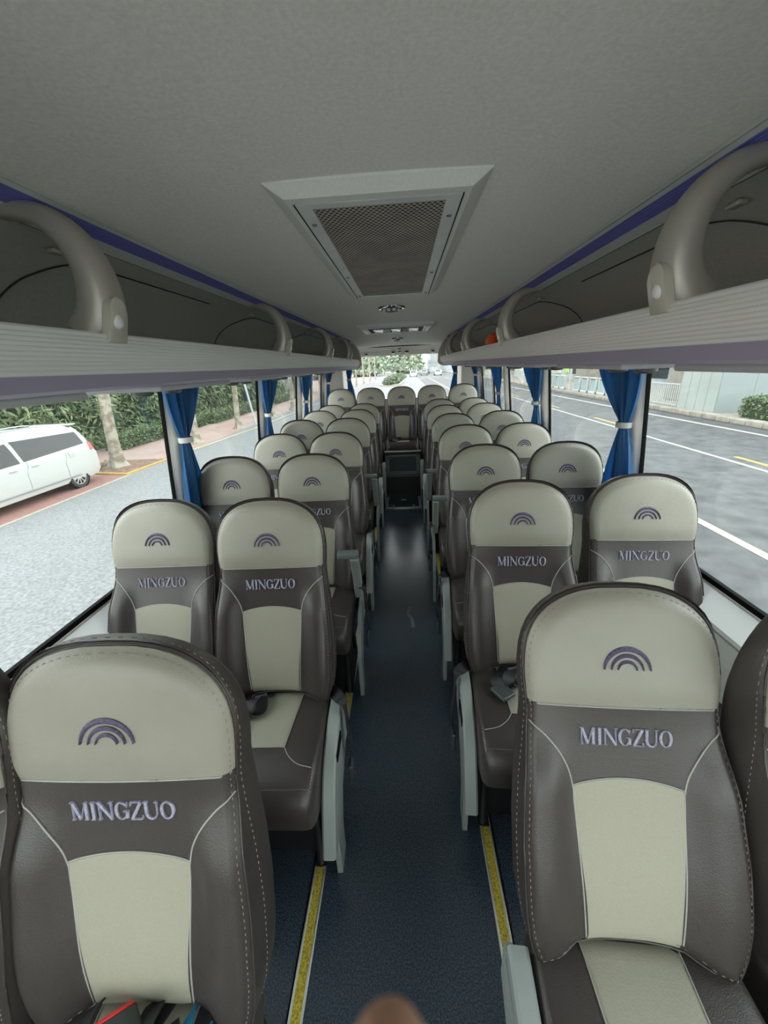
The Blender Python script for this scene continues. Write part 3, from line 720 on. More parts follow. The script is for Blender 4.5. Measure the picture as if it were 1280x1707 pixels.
        prism(pl, 'x', X + s * .003, X + s * .021).build('side_plate', 'arm', root, smooth=False)['label'] = 'pale side plate standing on the aisle strip'
    return root
def belt(root, side, kind):
    """seat belt pieces as parts of one seat"""
    if kind == 'hang':      # webbing hanging over the armrest into the aisle
        X = side * .27
        b = MB(); b.ribbon(cr([(side * .20, .03, .455), (side * .235, -.03, .485), (side * .262, -.06, .475), (X, -.08, .40), (X + side * .008, -.085, .30), (X - side * .004, -.08, .22)], 5), .042, side=(0, 1, .1))
        o = b.build('belt_webbing', 'belt', root)
        q = MB(); q.rbox(X - side * .004 - .009, X - side * .004 + .009, -.105, -.060, .13, .215, .005); q.build('belt_tongue', 'buckle', o)
    elif kind == 'lap':
        b = MB()
        b.ribbon(cr([(-.03, .03, .455), (-.035, -.02, .47), (-.055, -.06, .51), (-.075, -.10, .505), (-.07, -.11, .48), (-.035, -.075, .478), (-.045, -.03, .50)], 6), .042, side=(.8, .35, .1))
        b.ribbon(cr([(-.06, .02, .458), (-.09, -.04, .475), (-.12, -.09, .50), (-.10, -.13, .476)], 6), .04, side=(.9, -.2, .3))
        o = b.build('belt_webbing', 'belt', root)
        q = MB(); q.rbox(-.03, .03, -.035, .035, -.008, .008, .006, Matrix.Translation((-.10, -.135, .482)) @ Matrix.Rotation(.6, 4, 'Z')); q.build('belt_buckle', 'buckle', o)
    elif kind == 'heap':
        b = MB()
        b.ribbon(cr([(.02, .02, .46), (.03, -.02, .50), (.045, -.05, .535), (.07, -.06, .53), (.075, -.04, .49), (.06, -.02, .475)], 6), .045, side=(.6, .7, -.2))
        b.ribbon(cr([(-.09, .02, .46), (-.085, -.02, .50), (-.07, -.05, .52), (-.04, -.08, .51), (-.02, -.10, .48)], 6), .05, side=(.7, .5, .3))
        b.ribbon(cr([(.04, .02, .46), (.02, -.04, .478), (.0, -.09, .485), (.02, -.15, .477)], 6), .045, side=(.9, .3, 0))
        b.v = [(x_, y_ - .012, z_ + .02) for x_, y_, z_ in b.v]; o = b.build('belt_webbing', 'belt', root)
        Mx = Matrix.Translation((-.012, -.050, .530)) @ Matrix.Rotation(-.75, 4, 'Z') @ Matrix.Rotation(-.55, 4, 'X')
        q = MB(); q.rbox(-.026, .026, -.05, .04, -.011, .011, .006, Mx); bu = q.build('belt_buckle', 'buckle', o)
        q = MB(); q.rbox(-.028, -.022, -.045, .035, -.009, .013, .002, Mx); q.build('release_button', 'red', bu)
        q = MB(); q.ribbon(cr([(.10, .02, .46), (.095, -.015, .49), (.105, -.045, .50), (.12, -.05, .48), (.13, -.02, .47)], 6), .03, side=(.5, .7, .3)); q.build('blue_webbing', 'bluecloth', o)
protos = {(k, u): None for k in (0, 1, -1) for u in (False, True)}
def seat(x, y, top_off, aisle, up, label, z=0.0, group='coach seats in rows', rz=0.0):
    if protos[(aisle, up)] is None: protos[(aisle, up)] = r_ = mk_seat(aisle, up)
    else: r_ = copy_tree(protos[(aisle, up)])
    # belt pieces are added after all copies are made
    r_.location = (x, y, z); r_.rotation_euler = (0, 0, 0 if z else (.03 if x < 0 else -.045))
    bk = [c for c in r_.children if c.name.startswith('backrest')][0]
    bk.rotation_euler = (-math.asin(min(.42, max(.0, top_off / .765))), 0, 0); bk.location = (0, .0 + .045, .428)
    tag(r_, label, 'bus seat', group)
    return r_
ords = ['first', 'second', 'third', 'fourth', 'fifth', 'sixth', 'seventh']
LA = (.185, .215, .20, .24, .11, .20, .22); LW = (.19, .24, .16, .22, .10, .18, .24)
RA = (.30, .24, .225, .20, .23, .20, .12); RW = (.22, .22, .24, .22, .13, .15, .16)
seats = {}
for k in range(7):
    yl = .355 + .735 * k; yr = .455 + .735 * k
    if k == 6: yr = 4.83
    if k == 6: yl = 4.74
    near = ' row back from the camera'
    zz = -.008; xl = -.488 if k == 0 else -.474; yla = yl - (.03 if k == 0 else .013 if k == 1 else 0); yrw = yr + (.055 if k < 2 else 0)
    e = lambda s: ('%s%s' % (ords[k], near)) if k else 'row nearest the camera'
    seats['LA', k] = seat(xl, yla, LA[k], 1 if k else 0, k in (2, 4), 'coach seat left of the aisle, %s%s' % (e(0), ', armrest folded up' if k in (2, 4) else ''))
    seats['LW', k] = seat(-.905 if k < 3 else -.885, yl, LW[k], 0, False, 'coach seat by the left windows, %s' % e(0))
    seats['RA', k] = seat(.464, yr - (.03 if k == 0 else -.02 if k == 1 else 0), RA[k], -1, k in (3, 4), 'coach seat right of the aisle, %s%s' % (e(0), ', armrest folded up' if k in (3, 4) else ''))
    seats['RW', k] = seat((.93, .935, .91)[k] if k < 3 else .885, yrw, RW[k], 0, False, 'coach seat by the right windows, %s' % e(0))
rb = ['leftmost, by the left rear pillar', 'second from the left', 'in the middle, facing down the aisle', 'second from the right', 'rightmost, by the right rear pillar']
for i, x in enumerate((-.862, -.442, -.008, .418, .850)):
    seats['B', i] = seat(x, 5.47, .18, 0, False, 'coach seat on the raised rear bench, ' + rb[i], z=.14)
for kk_, sg_ in (('LW', -1), ('RW', 1)):
    q_ = seats[kk_, 0]; q_.rotation_euler.z = sg_ * .24; q_.location.x = (.915 if sg_ > 0 else -.925); q_.location.y -= .03
    [c for c in q_.children if c.name.startswith('backrest')][0].rotation_euler.x = -.23
[c for c in seats['LA', 0].children if c.name.startswith('backrest')][0].scale.x = 1.05; seats['LA', 0].location.x = -.492; seats['LW', 0].location.x = -.918; seats['LW', 0].location.y += .02
belt(seats['LA', 0], 1, 'heap'); belt(seats['LA', 1], 1, 'lap'); belt(seats['RA', 1], -1, 'lap')
for k in (1, 2, 3): belt(seats['LA', k], 1, 'hang')
for k in (1, 2, 3): belt(seats['RA', k], -1, 'hang')
belt(seats['B', 2], 1, 'lap')

# ------------------------------------------------------------------ aisle strips, hatch, rear step
for s, lab in ((-1, 'left'), (1, 'right')):
    X = s * .292 - .005
    t = empty('aisle_edge_strip', (X, 2, 0), label='yellow anti-slip strip in aluminium edging along the %s side of the aisle' % lab, cat='floor strip', group='aisle edge strips')
    t.location = (X, 0, 0)
    MB().box(-.013, .013, Y0 + .1, 5.0, .001, .0055).build('grit_insert', 'yellow', t, smooth=False)
    for q in (-1, 1): MB().rbox(q * .0165 - .0035, q * .0165 + .0035, Y0 + .1, 5.0, 0, .007, .002).build('edging', 'alu', t)
    MB().box(s * .0225 - .0025, s * .0225 + .0025, Y0 + .1, 5.0, 0, .003).build('rubber_edge', 'black', t, smooth=False)
# raised rear platform
mb = MB(); mb.box(-1.08, -.27, 5.02, Y1, 0, .14); mb.box(.26, 1.08, 5.02, Y1, 0, .14); mb.box(-.27, .26, 5.02, Y1, 0, .14)
mb.build('trim_8', 'floor', smooth=False, **st)
fh = empty('floor_hatch', (-.008, 4.50, 0), label='dark floor hatch with aluminium edging at the far end of the aisle', cat='floor hatch')
MB().rbox(-.185, .185, -.17, .19, .0, .012, .004).build('lid', 'floor', fh)
for a in ((-.215, -.185, -.2, .2), (.185, .215, -.2, .2), (-.215, .215, -.215, -.185)): MB().rbox(a[0], a[1], a[2], a[3], 0, .014, .003).build('edging', 'alu', fh)
MB().rbox(-.03, .03, .06, .085, .011, .017, .003).build('finger_pull', 'alu', fh)
for q in (-1, 1): MB().rbox(q * .12 - .012, q * .12 + .012, -.15, -.13, .011, .017, .003).build('hinge', 'alu', fh)
cb = empty('rear_locker', (-.008, 4.88, 0), label='black locker with grey-framed navy panel under the middle rear seat', cat='locker')
MB().box(-.235, .235, .02, .14, .0, .55).build('body', 'frame', cb, smooth=False)
fp = MB()
mt = Matrix.Translation((0, -.01, .39)) @ Matrix.Rotation(radians(-8), 4, 'X')
for a in ((-.225, .225, .105, .13), (-.225, .225, -.13, -.085), (-.225, -.175, -.13, .13), (.175, .225, -.13, .13)): fp.box(a[0], a[1], -.012, .012, a[2], a[3], mt)
fo = fp.build('panel_frame', 'armd', cb, smooth=False)
MB().box(-.178, .178, -.003, .010, -.09, .108, mt).build('navy_panel', 'panelb', cb, smooth=False)
for q in (-1, 1): MB().lathe([(.004, 0), (.004, .003), (.002, .004)], 10, mt @ Matrix.Translation((q * .15, -.003, .085)) @ Matrix.Rotation(pi / 2, 4, 'X')).build('screw', 'alu', fo)
MB().rbox(-.235, .235, -.045, .03, .235, .255, .006).build('ledge', 'armd', cb)
MB().rbox(-.235, .235, -.02, .03, .555, .567, .004).build('top_edge', 'alu', cb)
# dropped scrap / scuff on the aisle floor
tag(MB().ribbon(cr([(0.035, 2.30, .002), (.02, 2.22, .002), (.045, 2.15, .002), (.05, 2.07, .002)], 5), .022, .0008, side=(1, 0, 0)).build('tape_scrap', 'armd'), 'curled grey scrap of tape lying on the aisle floor', 'scrap')

# ------------------------------------------------------------------ curtains
def curtain(sgn, y_top, wt, y_tie, y_bot, wb, label, z_tie=1.285, tie='tieg', xin=.068, zb=.775, rear=False, ztop=1.575):
    root = empty('window_curtain', (0, 0, 0), label=label, cat='curtain', group='blue curtains')
    rings = []; NV = 40; NU = 64
    for i in range(NV + 1):
        t = i / NV; z = ztop - (ztop - zb) * t
        tt = (ztop - z_tie) / (ztop - zb)
        if t < tt: f = t / tt; wd = wt + (.026 - wt) * (f ** 1.6); yc = y_top + (y_tie - y_top) * f ** 1.3
        else: f = (t - tt) / (1 - tt); wd = .026 + (wb - .026) * (1 - (1 - min(1, f * 1.15)) ** 2); yc = y_tie + (y_bot - y_tie) * f
        amp = .006 + .016 * min(1, wd / max(wt, .01)) ; 
        rg = []
        for j in range(NU + 1):
            u = -1 + 2 * j / NU; ph = u * 5 * pi + .6 * sin(3 * u + 2 * t)
            dx = amp * sin(ph) + .010 * sin(2.3 * u + 5 * t) + .02 * (1 - u * u) * (1 - min(1, wd / .05)) * 0
            rg.append((yc + u * wd + .004 * sin(ph * 1.7 + t * 6), z, dx))
        rings.append(rg)
    def place(p):
        y, z, dx = p
        if rear: return (sgn * (.80) + (y) * 1.0, 6.13 + dx * .6, z)
        return (sgn * (wx(z) - xin - dx), y, z)
    front = [[place(p) for p in rg] for rg in rings]
    back = [[place((p[0], p[1], p[2] - .003)) for p in rg] for rg in rings]
    MB().loft([f_ + b_[::-1] for f_, b_ in zip(front, back)], True).build('drape', 'curtain', root)
    tb = []
    for k in range(25):
        an = 2 * pi * k / 24; tb.append((y_tie + .033 * cos(an), z_tie, .030 * sin(an)))
    tp = [Vector(place(p)) for p in tb[:-1]]
    rg_ = []
    for k, p in enumerate(tp):
        c = sum(tp, Vector()) / len(tp); d = (p - c).normalized(); rg_.append([p + Vector((0, 0, .013)), p + d * .003 + Vector((0, 0, .013)), p + d * .003 - Vector((0, 0, .013)), p - Vector((0, 0, .013))])
    rg_.append(rg_[0]); MB().loft(rg_, False).build('tieback', tie, root)
    return root
curtain(-1, 1.885, .125, 1.865, 1.925, .11, 'blue curtain tied with a white band at the left window pillar nearest the camera', z_tie=1.30, tie='tie')
curtain(-1, 3.185, .15, 3.13, 3.17, .12, 'blue curtain tied at the second left window pillar', z_tie=1.27, tie='tie')
curtain(-1, 4.43, .17, 4.42, 4.50, .15, 'blue curtain tied at the third left window pillar', z_tie=1.26, tie='tie')
curtain(-1, 5.83, .15, 5.76, 5.80, .14, 'blue curtain at the last left side window', z_tie=1.40, tie='tie')
curtain(1, 1.965, .165, 1.895, 1.93, .15, 'blue curtain tied with a grey band at the right window pillar nearest the camera', z_tie=1.288)
curtain(1, 3.27, .17, 3.19, 3.24, .15, 'blue curtain tied at the second right window pillar', z_tie=1.27)
curtain(1, 4.55, .17, 4.47, 4.56, .14, 'blue curtain tied at the third right window pillar', z_tie=1.26)
curtain(1, 5.92, .14, 5.86, 5.90, .14, 'blue curtain at the last right side window', z_tie=1.42)
curtain(-1, .02, .055, .0, .05, .06, 'blue curtain on the left edge of the rear window', z_tie=1.42, rear=True, zb=1.0, ztop=1.70)
curtain(1, -.03, .055, .0, -.05, .06, 'blue curtain on the right edge of the rear window', z_tie=1.45, rear=True, zb=1.0, ztop=1.70)

# ------------------------------------------------------------------ photographer's hand, fingertip just in view
def hand():
    root = empty('person', (0, 0, 0), label='person\'s hand with one blurred fingertip raised at the bottom edge', cat='person')
    me = bpy.data.meshes.new('hand'); V = []; E = []; Rr = []
    def v(x, y, z, r, p=None):
        V.append(camp(x, y, z)); Rr.append(r)
        if p is not None: E.append((p, len(V) - 1))
        return len(V) - 1
    # forearm and palm (lens axes: right, down, ahead)
    wr = v(.030, .265, .030, .024); pm = v(.022, .225, .040, .026, wr); k0 = v(.010, .190, .050, .022, pm)
    fa = v(.045, .33, .005, .027, wr); fb = v(.07, .42, -.02, .034, fa)
    # index: comes up into the frame
    i1 = v(.008, .160, .055, .0105, k0); i2 = v(.006, .125, .061, .0108, i1); i3 = v(.002, .099, .064, .0100, i2); v(.0, .0835, .0645, .0064, i3)
    for dx, ln in ((.022, .032), (.041, .026), (.058, .018)):   # middle, ring, little: curled lower
        a = v(.010 + dx, .188 + dx * .2, .052, .0105, pm); b = v(.012 + dx, .168 + dx * .25, .066 , .0095, a); c = v(.008 + dx, .160 + dx * .35, .045, .0088, b); v(.004 + dx, .172 + dx * .3, .030, .0078, c)
    t1 = v(-.004, .225, .030, .014, pm); t2 = v(-.022, .195, .022, .0112, t1); v(-.026, .168, .018, .0095, t2)
    me.from_pydata(V, E, []); o = bpy.data.objects.new('hand', me); COL.objects.link(o); o.parent = root; me.materials.append(M['skin'])
    sm = o.modifiers.new('skin', 'SKIN'); ss = o.modifiers.new('sub', 'SUBSURF'); ss.levels = 2; ss.render_levels = 2
    if not me.skin_vertices: 
        bpy.context.view_layer.objects.active = o
    sv = me.skin_vertices[0].data
    for i, r in enumerate(Rr): sv[i].radius = (r, r)
    sv[1].use_root = True
    s = MB(); s.tube([camp(.043, .325, .008), camp(.055, .36, -.003), camp(.075, .44, -.03), camp(.10, .52, -.06)], [.034, .038, .045, .05], 20); s.build('sleeve', 'sleeve', root)
hand()

# ================================================================== OUTSIDE
G = -1.40
tag(MB().box(-9.0, 120, -60, 400, G - .1, G).build('road_surface', 'asphaltd', smooth=False), kind='structure')
MB().box(-9.1, 3.2, -60, 400, G, G + .004).build('lane_surface', 'asphalt', smooth=False, **st)
MB().box(-160, -9.1, -60, 400, G - .1, G).build('verge_ground', 'pink', smooth=False, **st)
# parking bay paving and markings
MB().box(-11.6, -9.12, -8, 11.9, G, G + .006).build('parking_bay', 'brick', smooth=False, **st)
def ground_line(pts, wd, name, m, z=.008, **kw):
    mb_ = MB(); P_ = [Vector((x, y, G + z)) for x, y in pts]; rings = []
    for i, p in enumerate(P_):
        d = (P_[min(i + 1, len(P_) - 1)] - P_[max(i - 1, 0)]).normalized(); n = Vector((-d.y, d.x, 0)); rings.append([p + n * wd / 2, p - n * wd / 2, p - n * wd / 2 - Vector((0, 0, .006)), p + n * wd / 2 - Vector((0, 0, .006))])
    return tag(mb_.loft(rings, True).build(name, m, smooth=False), **kw)
ground_line([(-9.1, -8), (-9.12, 12)], .10, 'parking_line', 'creaml', label='pale line between the road and the parking bay', cat='road marking')
def kerb(pts, name, m, wd, h, **kw):
    mb_ = MB(); rings = []
    P_ = [Vector((x, y, G)) for x, y in pts]
    for i, p in enumerate(P_):
        d = (P_[min(i + 1, len(P_) - 1)] - P_[max(i - 1, 0)]).normalized(); n = Vector((-d.y, d.x, 0)) * wd / 2
        rings.append([p + n, p + n + Vector((0, 0, h)), p - n + Vector((0, 0, h)), p - n])
    return tag(mb_.loft(rings, True).build(name, m, smooth=False), **kw)
kerb([(-11.6, 12.15), (-10.4, 12.1), (-9.22, 11.9)], 'kerb', 'yell', .10, .06, label='short yellow kerb at the foot of the nearest plane tree, across the parking bay', cat='kerb', group='yellow kerbs')
kerb([(-9.2, 11.85), (-9.14, 13.0), (-9.05, 14.3)], 'kerb', 'yell', .10, .05, label='yellow kerb along the road beside the nearest plane tree', cat='kerb', group='yellow kerbs')
kerb([(-9.05, 14.3), (-8.75, 17), (-8.3, 22), (-8.0, 30), (-6.8, 60), (-5.0, 110)], 'kerb', 'creaml', .14, .06, label='long pale kerb between the road and the tree-lined pavement', cat='kerb')
MB().box(-11.6, -9.2, 12.15, 14.2, G, G + .02).build('tree_pit', 'soil', smooth=False, **st)
# right road
ground_line([(5.5, -20), (5.54, 90)], .17, 'lane_line', 'creaml', label='wide pale lane line nearest the bus on the right road', cat='road marking')
ground_line([(9.39, -20), (9.3, 15.6), (9.0, 90)], .11, 'lane_line', 'whitel', label='thin white centre line on the right road', cat='road marking')
ord_ = ['first', 'second', 'third', 'fourth', 'fifth', 'sixth', 'seventh', 'eighth', 'ninth']
for i in range(9):
    a = 7.5 + i * 9.0; tag(MB().box(9.72, 9.86, a, a + 4.2, G + .002, G + .008).build('yellow_dash', 'yell', smooth=False), 'yellow dash beside the thin white centre line, ' + ord_[i] + ' from the front', 'road marking', 'yellow dashes on the right road')
ground_line([(13.2, -20), (13.05, 14.5), (12.8, 22), (12.3, 60)], .16, 'lane_line', 'whitel', label='white edge line next to the stone kerb of the right road', cat='road marking')
# stone kerb in blocks
kb = MB()
for i in range(60):
    a = 2 + i * .82; kb.rbox(14.0, 14.45, a, a + .80, G, G + .22 + .01 * (i % 3), .03)
tag(kb.build('kerb', 'kerb'), 'row of rough stone kerb blocks along the far side of the right road', 'kerb')
MB().box(14.45, 60, -20, 200, G, G + .16).build('far_pavement', 'kerb', smooth=False, **st)
# ---- foliage
def leaves(n, sampler, size, seed, drop=.3, aspect=.35):
    rnd = random.Random(seed); mb_ = MB()
    for _ in range(n):
        p, nrm = sampler(rnd); L_ = size * rnd.uniform(.6, 1.3)
        d = Vector((rnd.uniform(-1, 1), rnd.uniform(-1, 1), rnd.uniform(-1, .5) - drop)).normalized()
        s_ = d.cross(Vector((rnd.uniform(-1, 1), rnd.uniform(-1, 1), rnd.uniform(-.2, 1)))).normalized() * L_ * aspect / 2
        mb_.add([p, p + d * L_ * .5 + s_, p + d * L_, p + d * L_ * .5 - s_], [(0, 1, 2, 3)])
    return mb_
def box_sampler(x0, x1, y0, y1, z0, z1):
    def f(r):
        k = r.random(); x, y, z = r.uniform(x0, x1), r.uniform(y0, y1), r.uniform(z0, z1)
        if k < .45: x = x0 + r.gauss(0, .06) if r.random() < .5 else x1 + r.gauss(0, .06)
        elif k < .85: z = z1 + r.gauss(0, .05)
        else: y = y0 + r.gauss(0, .05) if r.random() < .5 else y1 + r.gauss(0, .05)
        return Vector((x, y, z)), None
    return f
def hedge(x0, x1, y0, y1, z0, z1, n, size, seed, label, group=None):
    root = empty('hedge', ((x0 + x1) / 2, (y0 + y1) / 2, z0), label=label, cat='hedge', group=group)
    ox, oy, oz = root.location
    MB().box(x0 + .08 - ox, x1 - .08 - ox, y0 + .08 - oy, y1 - .08 - oy, 0, z1 - .1 - oz).build('shade_core', 'hcore', root, smooth=False)  # solid dark box standing in for shade between the leaves
    leaves(n, box_sampler(x0 - ox, x1 - ox, y0 - oy, y1 - oy, 0.05, z1 - oz), size, seed, 0.0, .55).build('leaves', 'hedge', root, smooth=False)
hedge(14.75, 16.4, 8.5, 18.1, G + .16, G + 1.02, 9000, .11, 1, 'clipped green hedge behind the stone kerb in front of the pale cladding')
hedge(-13.3, -12.4, 16.4, 24, G, G + .66, 6000, .11, 2, 'clipped low hedge behind the nearest plane tree, left pavement', 'hedges beyond the left pavement')
hedge(-13.1, -12.1, 24.6, 46, G, G + .68, 7000, .14, 3, 'long clipped hedge further along the left pavement', 'hedges beyond the left pavement')
def bamboo(x, y, w_, d_, h_, n, seed, label=None, size=.32):
    root = empty('bamboo_clump', (x, y, G), label=label, cat='bamboo', group='bamboo clumps behind the left pavement')
    def smp(r):
        a = r.uniform(0, 2 * pi); t = r.random(); z = .1 + (h_ - .1) * t; rr = sqrt(r.random()) * .25 + .75
        prof = (.75 + .35 * sin(t * pi)) * (1 + .12 * sin(5 * a + 7 * t + seed))
        return Vector((w_ * cos(a) * rr * prof, d_ * sin(a) * rr * prof, z + r.gauss(0, .05))), None
    leaves(n, smp, size, seed, .35, .22).build('foliage', 'bamboo', root, smooth=False)
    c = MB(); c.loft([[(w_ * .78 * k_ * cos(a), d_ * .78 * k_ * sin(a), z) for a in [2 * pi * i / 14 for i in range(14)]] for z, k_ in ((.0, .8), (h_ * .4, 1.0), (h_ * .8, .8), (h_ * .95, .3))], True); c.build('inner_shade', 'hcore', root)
    r = random.Random(seed)
    for i in range(6):
        x_, y_ = r.uniform(-.6, .6) * w_, r.uniform(-.6, .6) * d_
        MB().tube([(x_, y_, 0), (x_ * 1.2, y_ * 1.2, h_ * 1.02)], .018, 6).build('cane', 'bamboo', root)
    return root
bl = ['behind the front of the white van', 'behind the middle of the white van', 'just behind the white van roof', 'between the van and the nearest plane tree', 'right behind the nearest plane tree', 'behind the second plane tree', 'behind the third plane tree', 'behind the fourth plane tree', 'far along the left pavement', 'farthest along the left pavement']
for i, (x, y, ww, dd, hh) in enumerate(((-14.6, 5.5, 1.5, 1.9, 4.2), (-14.7, 9.3, 1.5, 1.9, 4.0), (-14.8, 13.1, 1.5, 1.9, 4.3), (-15.2, 17.1, 1.5, 2.0, 4.0), (-15.3, 21.3, 1.5, 2.1, 4.4), (-15.3, 25.8, 1.5, 2.3, 4.2), (-15.2, 31, 1.6, 2.8, 4.4), (-15.2, 37.2, 1.6, 3.2, 4.6), (-15.2, 44.4, 1.7, 3.8, 4.8), (-15.2, 53, 1.8, 4.5, 5))):
    bamboo(x, y, ww, dd, hh, 7500 if i < 6 else 4000, 20 + i, 'leafy green bamboo clump ' + bl[i], .34 if i < 6 else .5)
# ---- plane trees
def tree(x, y, r0, lean, seed, label, crown=True, h=5.6, sc=1.0, ncrown=1100):
    root = empty('plane_tree', (x, y, G), label=label, cat='tree', group='plane trees along the left pavement')
    rnd = random.Random(seed); rings = []
    hs = [0, .05, .15, .35, .7, 1.2, 1.8, 2.5, 3.2, 4.0, 4.8, h]
    for z in hs:
        rr = r0 * (1 + .9 * exp(-z / .16) + .12 * exp(-z)) * (1 - .055 * z)
        cx_, cy_ = lean * z + .03 * sin(z * 1.7 + seed), .02 * cos(z * 2 + seed)
        rings.append([(cx_ + rr * (1 + (.22 * exp(-z / .2) + .04) * sin(5 * a + seed)) * cos(a), cy_ + rr * (1 + (.22 * exp(-z / .2) + .04) * sin(5 * a + seed)) * sin(a), z) for a in [2 * pi * k / 20 for k in range(20)]])
    MB().loft(rings, True).build('trunk', 'bark', root)
    tipx = lean * h
    for k in range(3):
        a = seed + k * 2.1; MB().tube(cr([(tipx * .9, 0, h * .9), (tipx + .5 * cos(a), .5 * sin(a), h + .8), (tipx + 1.3 * cos(a), 1.3 * sin(a), h + 1.7)], 4), [.09, .085, .08, .075, .07, .06, .05, .04, .03], 8).build('limb', 'bark', root)
    if crown:
        def smp(r):
            a = r.uniform(0, 2 * pi); b = math.acos(r.uniform(-1, 1)); q = r.uniform(.6, 1)
            return Vector((tipx + 2.1 * q * sin(b) * cos(a), 2.1 * q * sin(b) * sin(a), h + 1.6 + 1.4 * q * cos(b))), None
        leaves(ncrown, smp, .34, seed, .1, .6).build('crown', 'leaf', root, smooth=False)
    return root
tp = [(-10.42, 13.15, .19, .11), (-9.75, 17.6, .16, .05), (-9.45, 21.9, .15, .04), (-9.1, 26.9, .16, 0), (-8.9, 31.5, .16, 0), (-8.7, 36, .16, .01), (-8.5, 41, .16, 0), (-8.3, 46, .16, 0), (-8.1, 52, .16, .01), (-7.9, 58, .16, 0), (-7.6, 65, .16, 0), (-7.2, 73, .16, 0), (-6.8, 82, .16, 0), (-6.4, 92, .16, 0)]
on = ['nearest the bus, thick mottled trunk', 'second from the bus', 'third from the bus', 'fourth from the bus', 'fifth from the bus', 'sixth from the bus', 'seventh from the bus', 'eighth from the bus', 'ninth from the bus', 'tenth from the bus', 'eleventh from the bus', 'twelfth from the bus', 'thirteenth from the bus', 'farthest in the row']
for i, (x, y, r0, ln) in enumerate(tp): tree(x, y, r0, ln, i + 1, 'plane tree in the pavement row, ' + on[i], ncrown=900)
# second pole and small tuft at tree foot
r_ = empty('leafy_weed', (-11.1, 12.6, G), label='small tuft of dry weeds at the foot of the nearest plane tree', cat='plant')
leaves(260, lambda r: (Vector((r.gauss(0, .25), r.gauss(0, .22), abs(r.gauss(.12, .1)))), None), .22, 5, -.5, .2).build('leaves', 'hedge', r_, smooth=False)
tag(MB().tube([(-8.95, 23.2, G), (-9.6, 23.4, 2.9)], .06, 12).build('street_pole', 'rail'), 'slanting pale pole beside the third plane tree', 'pole')
